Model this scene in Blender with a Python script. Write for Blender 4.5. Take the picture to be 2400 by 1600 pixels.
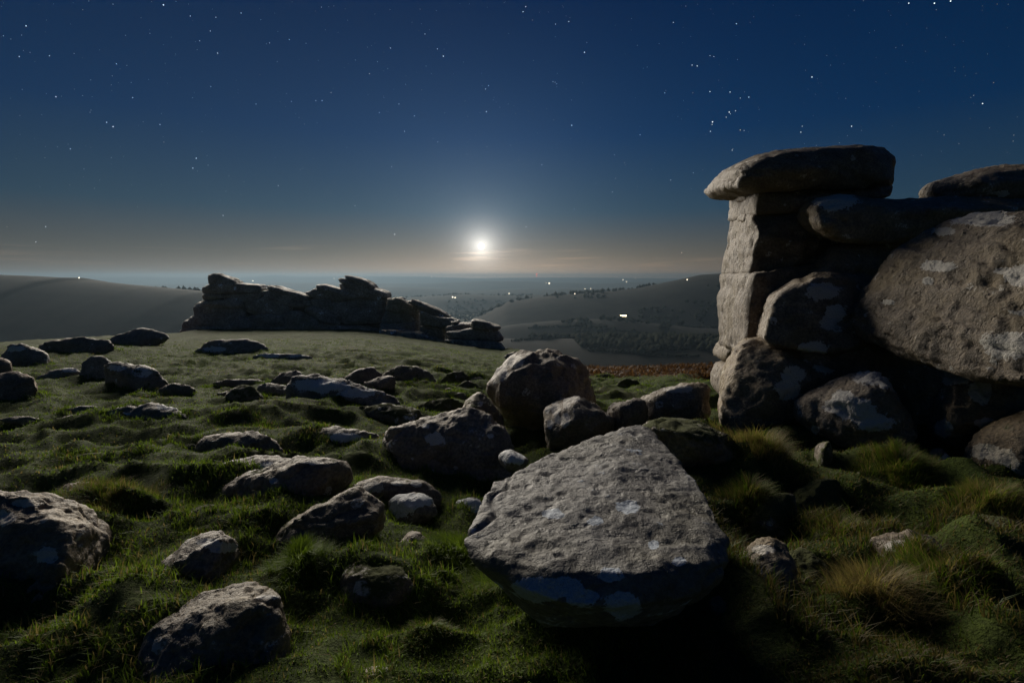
import bpy, bmesh, math, random
import numpy as np
from mathutils import Vector

for o in list(bpy.data.objects):
    bpy.data.objects.remove(o, do_unlink=True)
scn = bpy.context.scene
COL = scn.collection
R = math.radians

# ------------------------------------------------------------------ camera
F = 1200.0                      # focal length in pixels of the 2400 x 1600 photograph (18 mm lens)
PITCH = R(7.2)
CAMZ = 1.6
cam = bpy.data.cameras.new('camera')
cam.lens = 18.0
cam.sensor_width = 36.0
cam.clip_start = 0.05
cam.clip_end = 60000.0
camo = bpy.data.objects.new('camera', cam)
camo.location = (0, 0, CAMZ)
camo.rotation_euler = (R(90) - PITCH, 0, 0)
COL.objects.link(camo)
scn.camera = camo
SP, CP = math.sin(PITCH), math.cos(PITCH)

# ------------------------------------------------------------------ moonlight and night sky
MOON_PX = (1128.0, 577.0)
SUN_ELEV, SUN_AZ = 18.0, -23.0    # degrees; azimuth from straight ahead (+Y) towards +X
SUN_STRENGTH = 2.2
SKY_STRENGTH = 0.05
EXPOSURE = 0.8
sun = bpy.data.lights.new('moonlight', 'SUN')
sun.energy = SUN_STRENGTH
sun.angle = R(38.0)
sun.color = (1.0, 0.91, 0.77)
suno = bpy.data.objects.new('moonlight', sun)
sd = Vector((math.sin(R(SUN_AZ)) * math.cos(R(SUN_ELEV)), math.cos(R(SUN_AZ)) * math.cos(R(SUN_ELEV)), math.sin(R(SUN_ELEV))))
suno.rotation_euler = sd.to_track_quat('Z', 'Y').to_euler()
suno.location = (0, 0, 30)
COL.objects.link(suno)

world = bpy.data.worlds.new('World')
scn.world = world
world.use_nodes = True


class NT:
    """small helper to wire shader nodes"""
    def __init__(self, tree):
        self.t = tree
        self.t.nodes.clear()

    def n(self, kind, **kw):
        nd = self.t.nodes.new(kind)
        for k, v in kw.items():
            setattr(nd, k, v)
        return nd

    def put(self, sock, v):
        if hasattr(v, 'node') and hasattr(v, 'is_output'):
            self.t.links.new(v, sock)
        elif v is not None:
            if sock.type == 'RGBA' and not isinstance(v, (int, float)) and len(v) == 3:
                v = (*v, 1.0)
            sock.default_value = v

    def math(self, op, a, b=None, c=None, clamp=False):
        nd = self.n('ShaderNodeMath', operation=op)
        nd.use_clamp = clamp
        self.put(nd.inputs[0], a)
        if b is not None:
            self.put(nd.inputs[1], b)
        if c is not None:
            self.put(nd.inputs[2], c)
        return nd.outputs[0]

    def vmath(self, op, a, b=None, out=0):
        nd = self.n('ShaderNodeVectorMath', operation=op)
        self.put(nd.inputs[0], a)
        if b is not None:
            self.put(nd.inputs[1], b)
        return nd.outputs[out]

    def mix(self, f, a, b, mode='MIX'):
        nd = self.n('ShaderNodeMix', data_type='RGBA', blend_type=mode)
        self.put(nd.inputs[0], f)
        self.put(nd.inputs[6], a)
        self.put(nd.inputs[7], b)
        return nd.outputs[2]

    def ramp(self, f, lo, hi, smooth=True):
        nd = self.n('ShaderNodeMapRange')
        nd.interpolation_type = 'SMOOTHSTEP' if smooth else 'LINEAR'
        self.put(nd.inputs[0], f)
        nd.inputs[1].default_value = lo
        nd.inputs[2].default_value = hi
        return nd.outputs[0]

    def cramp(self, f, stops):
        nd = self.n('ShaderNodeValToRGB')
        el = nd.color_ramp.elements
        while len(el) < len(stops):
            el.new(0.5)
        for e, (p, c) in zip(el, stops):
            e.position = p
            e.color = (*c, 1)
        self.put(nd.inputs[0], f)
        return nd.outputs[0]

    def noise(self, vec, scale, detail=4, rough=0.55, out=0):
        nd = self.n('ShaderNodeTexNoise')
        if vec is not None:
            self.put(nd.inputs['Vector'], vec)
        nd.inputs['Scale'].default_value = scale
        nd.inputs['Detail'].default_value = detail
        nd.inputs['Roughness'].default_value = rough
        return nd.outputs[out]

    def scalev(self, vec, s):
        nd = self.n('ShaderNodeMapping')
        self.put(nd.inputs['Vector'], vec)
        nd.inputs['Scale'].default_value = s
        return nd.outputs[0]


def pix_dir(px, py):
    u, v = (px - 1200.0) / F, (800.0 - py) / F
    return Vector((u, CP + v * SP, -SP + v * CP))


moon_dir = pix_dir(*MOON_PX).normalized()


def build_sky():
    w = NT(world.node_tree)
    sky = w.n('ShaderNodeTexSky', sky_type='NISHITA')
    sky.sun_disc = False
    sky.sun_elevation = R(7.0)          # the moon's own place in the sky, where its glow is seen
    sky.sun_rotation = R(-3.4)
    sky.altitude = 350
    sky.air_density = 1.0
    sky.dust_density = 0.6
    sky.ozone_density = 3.0
    d = w.n('ShaderNodeTexCoord').outputs['Generated']
    # moonlit aerosol around the moon
    cosm = w.vmath('DOT_PRODUCT', d, tuple(moon_dir), out=1)
    ang = w.math('ARCCOSINE', w.math('MINIMUM', cosm, 1.0))
    g1 = w.math('EXPONENT', w.math('MULTIPLY', ang, -1 / R(1.15)))
    g2 = w.math('EXPONENT', w.math('MULTIPLY', ang, -1 / R(6.0)))
    sep = w.n('ShaderNodeSeparateXYZ')
    w.put(sep.inputs[0], d)
    z = sep.outputs[2]
    tint = w.cramp(z, [(0.0, (0.135, 0.115, 0.100)), (0.05, (0.130, 0.138, 0.140)), (0.12, (0.085, 0.145, 0.22)), (0.25, (0.030, 0.125, 0.34)), (0.5, (0.016, 0.105, 0.36)), (1.0, (0.016, 0.105, 0.36))])
    base = w.mix(1.0, w.mix(1.0, sky.outputs[0], tint, 'MULTIPLY'), (0.18, 0.18, 0.18), 'MULTIPLY')
    # airglow and far town light: the same all round the horizon
    k = 1 / (SKY_STRENGTH * 2 ** EXPOSURE)
    air = w.cramp(z, [(0.0, (0.160, 0.118, 0.086)), (0.04, (0.088, 0.088, 0.084)), (0.12, (0.024, 0.062, 0.104)), (0.25, (0.0040, 0.032, 0.092)), (0.5, (0.0006, 0.0130, 0.050))])
    fall = w.math('ADD', 0.52, w.math('MULTIPLY', 0.48, w.math('EXPONENT', w.math('MULTIPLY', ang, -1 / R(32.0)))))
    air = w.mix(1.0, air, fall, 'MULTIPLY')
    base = w.mix(1.0, base, w.mix(1.0, air, (k, k, k), 'MULTIPLY'), 'ADD')
    glow = w.mix(1.0, w.mix(1.0, (1.0, 0.96, 0.88), g1, 'MULTIPLY'), (15.0, 15.0, 15.0), 'MULTIPLY')
    glow2 = w.mix(1.0, w.mix(1.0, (0.85, 0.95, 1.1), g2, 'MULTIPLY'), (1.3, 1.3, 1.3), 'MULTIPLY')
    # thin cloud streaks low over the horizon
    cv = w.scalev(d, (3.0, 3.0, 60.0))
    cn = w.noise(cv, 1.6, 5, 0.5)
    band = w.math('MULTIPLY', w.ramp(z, 0.005, 0.03), w.math('SUBTRACT', 1.0, w.ramp(z, 0.045, 0.075)))
    cl = w.math('MULTIPLY', w.ramp(cn, 0.56, 0.72), band)
    gh = w.math('MULTIPLY', w.math('EXPONENT', w.math('MULTIPLY', ang, -1 / R(16.0))), w.math('EXPONENT', w.math('MULTIPLY', w.math('MAXIMUM', z, 0.0), -1 / 0.028)))
    glow3 = w.mix(1.0, w.mix(1.0, (1.0, 0.74, 0.50), gh, 'MULTIPLY'), (8.0, 8.0, 8.0), 'MULTIPLY')
    s = w.mix(1.0, w.mix(1.0, w.mix(1.0, base, glow, 'ADD'), glow2, 'ADD'), glow3, 'ADD')
    s = w.mix(w.math('MULTIPLY', cl, 0.6), s, w.mix(1.0, s, (1.7, 1.5, 1.35), 'MULTIPLY'))
    bg = w.n('ShaderNodeBackground')
    w.put(bg.inputs[0], s)
    bg.inputs[1].default_value = SKY_STRENGTH
    out = w.n('ShaderNodeOutputWorld')
    w.t.links.new(bg.outputs[0], out.inputs[0])


build_sky()
scn.view_settings.view_transform = 'Standard'
scn.view_settings.look = 'None'
scn.view_settings.exposure = EXPOSURE
scn.view_settings.gamma = 1.0
scn.view_settings.use_curve_mapping = False
scn.cycles.use_denoising = True
scn.cycles.max_bounces = 6
scn.cycles.diffuse_bounces = 3
scn.cycles.volume_bounces = 1
scn.cycles.transparent_max_bounces = 8


# ------------------------------------------------------------------ numpy noise
def _hash(ix, iy, iz, seed):
    h = (ix.astype(np.uint32) * np.uint32(374761393) + iy.astype(np.uint32) * np.uint32(668265263)
         + iz.astype(np.uint32) * np.uint32(2147483647) + np.uint32((seed * 974634777 + 12345) & 0xffffffff))
    h = (h ^ (h >> np.uint32(13))) * np.uint32(1274126177)
    h = (h ^ (h >> np.uint32(16))) * np.uint32(2246822519)
    h = h ^ (h >> np.uint32(15))
    return h.astype(np.float32) / np.float32(4294967295.0)


def vnoise(p, seed=0):
    p = np.asarray(p, dtype=np.float64)
    i = np.floor(p).astype(np.int64)
    f = (p - i).astype(np.float32)
    f = f * f * f * (f * (f * 6 - 15) + 10)
    x, y, z = i[:, 0], i[:, 1], i[:, 2]
    fx, fy, fz = f[:, 0], f[:, 1], f[:, 2]
    out = 0
    for dx in (0, 1):
        wx = fx if dx else 1 - fx
        for dy in (0, 1):
            wy = fy if dy else 1 - fy
            for dz in (0, 1):
                wz = fz if dz else 1 - fz
                out = out + _hash(x + dx, y + dy, z + dz, seed) * wx * wy * wz
    return out * 2 - 1


def fbm(p, octv=4, seed=0, gain=0.5, ridged=False):
    p = np.asarray(p, dtype=np.float64)
    a, s, tot = 1.0, 0.0, 0.0
    for k in range(octv):
        v = vnoise(p, seed + k * 17)
        if ridged:
            v = 1 - 2 * np.abs(v)
        s = s + a * v
        tot += a
        a *= gain
        p = p * 2.03 + 11.7
    return s / tot


def sp(d, w):
    t = np.clip(d / w, -40, 40)
    return w * np.log1p(np.exp(t))


def sstep(a, b, x):
    t = np.clip((x - a) / (b - a), 0, 1)
    return t * t * (3 - 2 * t)


# ------------------------------------------------------------------ terrain shape
def ground_base(x, y):
    x = np.asarray(x, float)
    y = np.asarray(y, float)
    yy = np.maximum(y, 0.0)
    u = np.clip(x / np.maximum(y, 2.0), -3, 3)
    s = np.interp(u, [-1.2, -0.65, -0.3, -0.02, 0.1, 0.4, 1.0], [0.073, 0.073, 0.073, 0.106, 0.088, 0.080, 0.075])
    e = np.interp(u, [-1.5, -1, -0.66, -0.6, -0.1, 0, 0.06, 0.15, 0.4, 1.0], [30, 33, 46, 64, 66, 46, 20, 14.5, 13.5, 13])
    k1 = np.interp(u, [-1.5, -0.05, 0.1, 1.0], [0.35, 0.35, 0.082, 0.082])
    z = -s * yy - k1 * sp(yy - e, 1.5) - np.maximum(0.42 - k1, 0.07) * sp(yy - (e + 46), 8)
    # ground falls away to the sides and behind as well, far off
    rr = np.hypot(x, np.minimum(y, 0))
    z = z - 0.3 * sp(np.where(y < 0, np.hypot(x, y), np.abs(x) - 60) - 60, 12)
    return np.maximum(z, -125.0)


MOUNDS = []        # (x, y, radius, height): soil and turf heaped against stones, tussock mounds


def ground_z(x, y):
    x = np.asarray(x, float)
    y = np.asarray(y, float)
    z = ground_base(x, y)
    p = np.stack([x, y, np.zeros_like(x)], -1).reshape(-1, 3)
    r = np.hypot(x, y)
    fade = 1 / (1 + (r / 60) ** 2)
    h = 0.19 * fbm(p * [0.42, 0.55, 1], 3, 3) + 0.16 * fbm(p * [1.2, 1.7, 1], 3, 9, ridged=True).reshape(-1)
    h = h + 0.034 * fbm(p * 4.5, 2, 31)
    z = z + (h.reshape(x.shape) + 0.0) * fade
    far = 2.4 * fbm(p * 0.03, 3, 77).reshape(x.shape) * sstep(70, 160, r)
    z = z + far
    # rough tussocky bank below the tor
    bank = sstep(0.26, 0.42, x / np.maximum(y, 1.0)) * sstep(7.5, 5.5, y) * (y > 0.3)
    z = z + bank * (0.16 * fbm(p * [2.3, 2.3, 1], 2, 140).reshape(x.shape) + 0.10)
    top = np.zeros_like(z)
    for mnd in MOUNDS:
        mx, my, mr, mh = mnd[:4]
        if len(mnd) > 4:            # turf heaped behind a stone, steep towards the camera; heaps merge
            ry = np.where(y < my, 0.55 * mnd[4], mnd[4])
            top = np.maximum(top, mh * np.exp(-((x - mx) / mr) ** 2 - ((y - my) / ry) ** 2))
        else:
            z = z + mh * np.exp(-((x - mx) ** 2 + (y - my) ** 2) / (mr * mr))
    z = z + top
    return z


def pix_to_ground(px, py, ymax=400.0):
    d = pix_dir(px, py)
    ys = np.geomspace(0.8, ymax, 1500)
    t = ys / d.y
    x, z = d.x * t, CAMZ + d.z * t
    g = ground_base(x, ys)
    k = np.argmax(z < g)
    if not (z < g).any():
        k = len(ys) - 1
    return float(x[k]), float(ys[k]), float(g[k])


def at(px, py, Y):
    d = pix_dir(px, py)
    t = Y / d.y
    return np.array([d.x * t, Y, CAMZ + d.z * t])


def project(co):
    X, Y, Z = co[:, 0], co[:, 1], co[:, 2] - CAMZ
    depth = Y * CP - Z * SP
    v = Y * SP + Z * CP
    return 1200 + F * X / depth, 800 - F * v / depth


# ------------------------------------------------------------------ materials
def new_mat(name):
    m = bpy.data.materials.new(name)
    m.use_nodes = True
    return m, NT(m.node_tree)


def attr(nt, name, out='Fac'):
    nd = nt.n('ShaderNodeAttribute', attribute_name=name)
    return nd.outputs[out]


def finish(nt, col, rough, bump=None, spec=0.5, trans=None):
    b = nt.n('ShaderNodeBsdfPrincipled')
    nt.put(b.inputs['Base Color'], col)
    nt.put(b.inputs['Roughness'], rough)
    nt.put(b.inputs['Specular IOR Level'], spec)
    if bump is not None:
        nt.t.links.new(bump, b.inputs['Normal'])
    out = nt.n('ShaderNodeOutputMaterial')
    if trans is None:
        nt.t.links.new(b.outputs[0], out.inputs[0])
    else:
        tcol, f = trans
        tr = nt.n('ShaderNodeBsdfTranslucent')
        nt.put(tr.inputs['Color'], tcol)
        mx = nt.n('ShaderNodeMixShader')
        nt.put(mx.inputs[0], f)
        nt.t.links.new(b.outputs[0], mx.inputs[1])
        nt.t.links.new(tr.outputs[0], mx.inputs[2])
        nt.t.links.new(mx.outputs[0], out.inputs[0])
    return b


def bumpn(nt, h, dist, strength=1.0, normal=None):
    b = nt.n('ShaderNodeBump')
    b.inputs['Strength'].default_value = strength
    b.inputs['Distance'].default_value = dist
    nt.put(b.inputs['Height'], h)
    if normal is not None:
        nt.t.links.new(normal, b.inputs['Normal'])
    return b.outputs[0]


def granite(name, sc=1.0, tint=(1, 1, 1), bump=1.0, pitk=0.35):
    m, t = new_mat(name)
    P = t.n('ShaderNodeNewGeometry').outputs['Position']
    big = t.noise(P, 1.1 * sc, 4, 0.6)
    mid = t.noise(P, 5.0 * sc, 7, 0.62)
    fine = t.noise(P, 34.0 * sc, 5, 0.65)
    grit = t.noise(P, 150.0 * sc, 2, 0.6)
    c = t.cramp(mid, [(0.25, (0.16, 0.132, 0.10)), (0.46, (0.31, 0.265, 0.21)), (0.60, (0.42, 0.37, 0.305)), (0.78, (0.53, 0.485, 0.42))])
    c = t.mix(t.ramp(fine, 0.35, 0.68), t.mix(1, c, (0.45, 0.45, 0.46), 'MULTIPLY'), c)
    c = t.mix(t.math('MULTIPLY', t.ramp(grit, 0.55, 0.75), 0.35), c, (0.46, 0.44, 0.41))
    olive = t.math('MULTIPLY', t.ramp(big, 0.46, 0.66), 0.55)
    c = t.mix(olive, c, t.mix(fine, (0.15, 0.12, 0.055), (0.34, 0.27, 0.13)))
    # crustose lichen: large marked patches and a scatter of small ones
    vor = t.n('ShaderNodeTexVoronoi', feature='F1')
    wob = t.vmath('ADD', P, t.vmath('SCALE', t.noise(P, 9.0 * sc, 3, 0.6, out=1), None))
    wob.node.inputs[0].links[0]
    sc_nd = wob.node.inputs[1].links[0].from_node
    sc_nd.inputs['Scale'].default_value = 0.09 / sc
    t.put(vor.inputs['Vector'], wob)
    vor.inputs['Scale'].default_value = 4.2 * sc
    cellr = t.n('ShaderNodeSeparateColor')
    t.put(cellr.inputs[0], vor.outputs['Color'])
    spot = t.math('LESS_THAN', vor.outputs['Distance'], t.math('MULTIPLY', t.ramp(cellr.outputs[0], 0.45, 1.0, False), 0.26))
    la = attr(t, 'lichen')
    lv = t.math('ADD', la, t.math('ADD', t.math('MULTIPLY', t.math('SUBTRACT', mid, 0.5), 2.3), t.math('MULTIPLY', t.math('SUBTRACT', fine, 0.5), 1.5)))
    lf = t.math('MAXIMUM', t.ramp(lv, 0.40, 0.50), t.math('MULTIPLY', spot, t.ramp(fine, 0.38, 0.55)))
    lcol = t.mix(t.ramp(grit, 0.3, 0.7), (0.62, 0.64, 0.65), (0.80, 0.82, 0.83))
    lcol = t.mix(t.ramp(fine, 0.62, 0.70), lcol, (0.24, 0.24, 0.22))
    c = t.mix(t.math('MULTIPLY', lf, 0.92), c, lcol)
    c = t.mix(1, c, tint, 'MULTIPLY')
    c = t.mix(1, c, attr(t, 'tone', 'Color'), 'MULTIPLY')
    # moss
    mo = t.math('ADD', attr(t, 'moss'), t.math('ADD', t.math('MULTIPLY', t.math('SUBTRACT', mid, 0.5), 1.2), t.math('MULTIPLY', t.math('SUBTRACT', fine, 0.5), 0.5)))
    mf = t.ramp(mo, 0.46, 0.62)
    c = t.mix(mf, c, t.mix(fine, (0.030, 0.042, 0.008), (0.10, 0.105, 0.028)))
    pits = t.ramp(t.noise(P, 13.0 * sc, 3, 0.5), 0.30, 0.42)
    h = t.math('ADD', t.math('MULTIPLY', mid, 1.6), t.math('ADD', t.math('MULTIPLY', fine, 0.55), t.math('MULTIPLY', grit, 0.16)))
    h = t.math('ADD', h, t.math('MULTIPLY', pits, pitk))
    b = bumpn(t, h, 0.045 / sc * bump, 0.9)
    rough = t.ramp(fine, 0.0, 1.0, False)
    rough = t.math('ADD', t.math('MULTIPLY', rough, 0.35), 0.42)
    rough = t.math('MAXIMUM', rough, t.math('MULTIPLY', mf, 0.95))
    finish(t, c, rough, b, 0.45)
    return m


M = {}
M['granite'] = granite('granite_near')
M['granite_fine'] = granite('granite_fine', 1.0, (1, 1, 1), 0.8, 0.3)
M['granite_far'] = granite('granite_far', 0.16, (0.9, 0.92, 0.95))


def turf_material():
    m, t = new_mat('turf')
    P = t.n('ShaderNodeNewGeometry').outputs['Position']
    n1 = t.noise(P, 0.5, 4, 0.6)
    n2 = t.noise(P, 3.5, 5, 0.6)
    n3 = t.noise(P, 45, 4, 0.7)
    g = t.mix(t.ramp(n2, 0.3, 0.7), (0.055, 0.092, 0.011), (0.120, 0.165, 0.026))
    g = t.mix(t.math('MULTIPLY', t.ramp(n1, 0.5, 0.72), 0.6), g, (0.10, 0.085, 0.032))
    g = t.mix(t.ramp(n3, 0.3, 0.75), t.mix(1, g, (0.45, 0.45, 0.45), 'MULTIPLY'), g)
    br = t.mix(t.ramp(n2, 0.3, 0.7), (0.055, 0.026, 0.012), (0.14, 0.068, 0.032))
    br = t.mix(t.ramp(n3, 0.4, 0.7), br, t.mix(1, br, (0.5, 0.5, 0.5), 'MULTIPLY'))
    c = t.mix(attr(t, 'bracken'), g, br)
    b = bumpn(t, t.math('ADD', t.math('MULTIPLY', n2, 2.2), n3), 0.06, 0.9)
    finish(t, c, 0.9, b, 0.2)
    return m


def moor_material(name, a, b_, sc):
    m, t = new_mat(name)
    P = t.n('ShaderNodeNewGeometry').outputs['Position']
    n = t.noise(P, sc, 6, 0.6)
    c = t.mix(t.ramp(n, 0.35, 0.65), a, b_)
    finish(t, c, 0.95, None, 0.1)
    return m


def valley_material():
    m, t = new_mat('valley_fields')
    P = t.n('ShaderNodeNewGeometry').outputs['Position']
    sc = t.scalev(P, (0.019, 0.034, 0.0))
    v = t.n('ShaderNodeTexVoronoi', feature='F1')
    t.put(v.inputs['Vector'], sc)
    v.inputs['Scale'].default_value = 1.0
    s = t.n('ShaderNodeSeparateColor')
    t.put(s.inputs[0], v.outputs['Color'])
    c = t.cramp(s.outputs[0], [(0.0, (0.030, 0.032, 0.018)), (0.4, (0.045, 0.052, 0.022)), (0.7, (0.05, 0.062, 0.028)), (1.0, (0.085, 0.09, 0.045))])
    n = t.noise(P, 0.02, 5, 0.6)
    c = t.mix(t.ramp(n, 0.42, 0.6), c, (0.035, 0.033, 0.02))
    finish(t, c, 0.95, None, 0.1)
    return m


def blade_material(name='grass_blades'):
    m, t = new_mat(name)
    c = attr(t, 'tint', 'Color')
    finish(t, c, 0.6, None, 0.25, (t.mix(1, c, (1.5, 1.5, 1.0), 'MULTIPLY'), 0.45))
    return m


M['turf'] = turf_material()
M['blade'] = blade_material()
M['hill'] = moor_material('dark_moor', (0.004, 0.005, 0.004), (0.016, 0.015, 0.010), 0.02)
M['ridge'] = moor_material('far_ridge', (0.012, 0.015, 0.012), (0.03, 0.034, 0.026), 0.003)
M['valley'] = valley_material()
M['hedge'] = moor_material('hedge_leaves', (0.012, 0.016, 0.008), (0.03, 0.035, 0.015), 0.3)


def emit_mat(name, col, s):
    m, t = new_mat(name)
    e = t.n('ShaderNodeEmission')
    t.put(e.inputs[0], col)
    e.inputs[1].default_value = s
    o = t.n('ShaderNodeOutputMaterial')
    t.t.links.new(e.outputs[0], o.inputs[0])
    return m


# ------------------------------------------------------------------ object helpers
def tag(o, label=None, cat=None, group=None, kind=None):
    if label:
        o['label'] = label
    if cat:
        o['category'] = cat
    if group:
        o['group'] = group
    if kind:
        o['kind'] = kind
    return o


def mesh_np(name, verts, faces, mat=None, smooth=True):
    """verts (n,3); faces (m,3) or (m,4) int array"""
    me = bpy.data.meshes.new(name)
    verts = np.ascontiguousarray(verts, dtype=np.float32)
    faces = np.ascontiguousarray(faces, dtype=np.int32)
    k = faces.shape[1]
    me.vertices.add(len(verts))
    me.vertices.foreach_set('co', verts.ravel())
    me.loops.add(faces.size)
    me.loops.foreach_set('vertex_index', faces.ravel())
    me.polygons.add(len(faces))
    me.polygons.foreach_set('loop_start', np.arange(0, faces.size, k, dtype=np.int32))
    me.polygons.foreach_set('loop_total', np.full(len(faces), k, dtype=np.int32))
    if smooth:
        me.polygons.foreach_set('use_smooth', np.ones(len(faces), dtype=bool))
    me.update(calc_edges=True)
    if mat:
        me.materials.append(mat)
    return me


def fattr(me, name, arr):
    a = me.attributes.new(name, 'FLOAT', 'POINT')
    a.data.foreach_set('value', np.ascontiguousarray(arr, dtype=np.float32).ravel())


def cattr(me, name, rgb):
    a = me.attributes.new(name, 'FLOAT_COLOR', 'POINT')
    c = np.ones((len(rgb), 4), dtype=np.float32)
    c[:, :3] = rgb
    a.data.foreach_set('color', c.ravel())


def link(name, me, loc=(0, 0, 0), parent=None):
    o = bpy.data.objects.new(name, me)
    COL.objects.link(o)
    o.location = loc
    if parent is not None:
        o.parent = parent
    return o


# ------------------------------------------------------------------ rocks
def resample(poly, n=72, rnd=1):
    poly = np.asarray(poly, float)
    q = np.vstack([poly, poly[:1]])
    seg = np.hypot(*np.diff(q, axis=0).T)
    s = np.concatenate([[0], np.cumsum(seg)])
    t = np.linspace(0, s[-1], n, endpoint=False)
    out = np.stack([np.interp(t, s, q[:, 0]), np.interp(t, s, q[:, 1])], -1)
    for _ in range(rnd):
        out = 0.5 * out + 0.25 * (np.roll(out, 1, 0) + np.roll(out, -1, 0))
    return out


_rock_id = [0]


def rock_mesh(poly, Ym, t, n=3.0, lean=0.0, skew=0.0, cuts=5, rough=1.0, moss=0.15, lichen=(), tone=(1, 1, 1),
              strata=None, vox=None, seed=None, mat=None, rnd=1, centre=None, detail=1.0, hull=True, pts3=None, turn=0.0, tilt=0.0, front=1.0, p0=None, smooth=1, pit_d=1.0, jag=0.84, sparse=0.8):
    """A stone whose outline is `poly` (pixels) in the plane Y = Ym and whose depth is t metres.
    lean raises (+) or lowers (-) the far side, skew shifts the far side sideways (both in metres per metre of depth)."""
    _rock_id[0] += 1
    sd_ = seed if seed is not None else _rock_id[0] * 7 + 3
    rng = np.random.default_rng(sd_)
    if pts3 is not None:
        V = np.array([at(p_[0], p_[1], p_[2]) for p_ in pts3])
        Ym = float(V[:, 1].mean())
        ring = V
        t = np.ptp(V[:, 1])
        hull = True
    else:
        pl = np.asarray(poly, float) if hull else resample(poly, 72, rnd)
        if hull and len(pl) < 10:
            pl = resample(poly, 14, 0)
        Tn, Pn = R(turn), R(tilt)
        NV = np.array([-math.sin(Tn) * math.cos(Pn), -math.cos(Tn) * math.cos(Pn), math.sin(Pn)])   # where the outline's plane looks
        C0 = at(pl[:, 0].mean(), pl[:, 1].mean(), Ym) if p0 is None else np.asarray(p0, float)
        cam0 = np.array([0, 0, CAMZ])
        ring = []
        for a, b in pl:
            d = np.array(pix_dir(a, b))
            dn = min(d @ NV, -0.12)
            ring.append(cam0 + d * (((C0 - cam0) @ NV) / dn))
        ring = np.array(ring)
        c = ring.mean(0)
        NS = 7 if hull else 15
        ss = np.sin(np.linspace(-math.pi / 2, math.pi / 2, NS))
        vs = []
        for s in ss:
            k = max(1 - abs(s) ** n, 0.0) ** (1 / n)
            k = max(k, 0.04)
            kk = k
            if hull and abs(s) > 0.05:
                kk = (k * rng.uniform(jag, 1.0, len(ring)))[:, None]
                keepm = rng.random(len(ring)) < sparse
            los = c - cam0
            if s < 0:
                step = -s * t / 2 * front
                dist = np.linalg.norm(los)
                v = c + (ring - c) * kk
                v = cam0 + (v - cam0) * (1 - step / dist)
            else:
                v = c + (ring - c) * kk - NV * (s * t / 2)
            if hull and abs(s) > 0.05:
                v = v - NV * (rng.uniform(-0.08, 0.08, len(ring)) * t)[:, None]
            v[:, 2] += lean * s * t / 2
            v[:, 0] += skew * s * t / 2
            vs.append(v[keepm] if hull and abs(s) > 0.05 and keepm.sum() >= 3 else v)
        nv = len(ring)
        V = np.vstack(vs + [vs[0].mean(0)[None], vs[-1].mean(0)[None]])
    # planar cuts give the facets of broken granite
    size = max(np.ptp(ring[:, 0]), np.ptp(ring[:, 2]))
    small = min(np.ptp(ring[:, 0]), np.ptp(ring[:, 2]), t)
    if pts3 is None:
        for k in range(cuts):
            nn = rng.normal(size=3)
            nn[1] = -abs(nn[1]) * 1.5 - 0.45 if k % 4 else abs(nn[1]) + 0.4
            nn[2] += 0.2
            nn /= np.linalg.norm(nn)
            d = (V - c) @ nn
            lim = d.max() * rng.uniform(0.66, 0.90)
            V -= np.maximum(d - lim, 0)[:, None] * nn * 0.95
    me = bpy.data.meshes.new('rock_tmp')
    if hull:
        bm = bmesh.new()
        for v in V:
            bm.verts.new(v)
        bm.verts.ensure_lookup_table()
        r_ = bmesh.ops.convex_hull(bm, input=bm.verts[:])
        junk = [e for e in set(r_['geom_interior'] + r_['geom_unused']) if isinstance(e, bmesh.types.BMVert)]
        bmesh.ops.delete(bm, geom=junk, context='VERTS')
        bmesh.ops.recalc_face_normals(bm, faces=bm.faces[:])
        bm.to_mesh(me)
        bm.free()
    else:
        faces = []
        for a in range(NS - 1):
            for b in range(nv):
                b2 = (b + 1) % nv
                faces.append((a * nv + b, a * nv + b2, (a + 1) * nv + b2, (a + 1) * nv + b))
        i0, i1 = NS * nv, NS * nv + 1
        for b in range(nv):
            b2 = (b + 1) % nv
            faces.append((i0, b2, b))
            faces.append((i1, (NS - 1) * nv + b, (NS - 1) * nv + b2))
        me.from_pydata(V.tolist(), [], faces)
    ob = bpy.data.objects.new('rock_tmp', me)
    COL.objects.link(ob)
    md = ob.modifiers.new('r', 'REMESH')
    md.mode = 'VOXEL'
    md.voxel_size = vox if vox else max(0.0052 * Ym, size / 190)
    sm = ob.modifiers.new('s', 'SMOOTH')
    sm.factor = 0.5
    sm.iterations = smooth
    dg = bpy.context.evaluated_depsgraph_get()
    out = bpy.data.meshes.new_from_object(ob.evaluated_get(dg))
    bpy.data.objects.remove(ob, do_unlink=True)
    bpy.data.meshes.remove(me)
    N = len(out.vertices)
    co = np.empty(N * 3, np.float32)
    out.vertices.foreach_get('co', co)
    co = co.reshape(-1, 3).astype(float)
    no = np.empty(N * 3, np.float32)
    out.vertices.foreach_get('normal', no)
    no = no.reshape(-1, 3).astype(float)
    off = rng.uniform(-50, 50, 3)
    q = co + off
    L = small
    disp = 0.045 * L * rough * fbm(q * (1.3 / L), 3, sd_)
    if strata is None and pts3 is None:
        strata = (rng.uniform(-0.25, 0.4), rng.uniform(-0.1, 0.2), 0.30 * L, 0.022 * L)
    disp += 0.040 * L * rough * fbm(q * (4.0 / L), 4, sd_ + 5, ridged=True, gain=0.55)
    ab = detail * min(1.0, L)
    disp += 0.034 * ab * fbm(q * (5.0 / max(L, 0.35)), 5, sd_ + 9, gain=0.6)
    pit = vnoise(q * (15 / max(L, 0.5)), sd_ + 21)
    disp -= 0.020 * pit_d * ab * sstep(0.35, 0.75, pit)
    crk = fbm(q * (1.1 / L), 3, sd_ + 90)
    disp -= 0.032 * ab * np.exp(-(crk / 0.028) ** 2) * sstep(-0.2, 0.3, vnoise(q * (1.5 / L), sd_ + 95))
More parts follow.
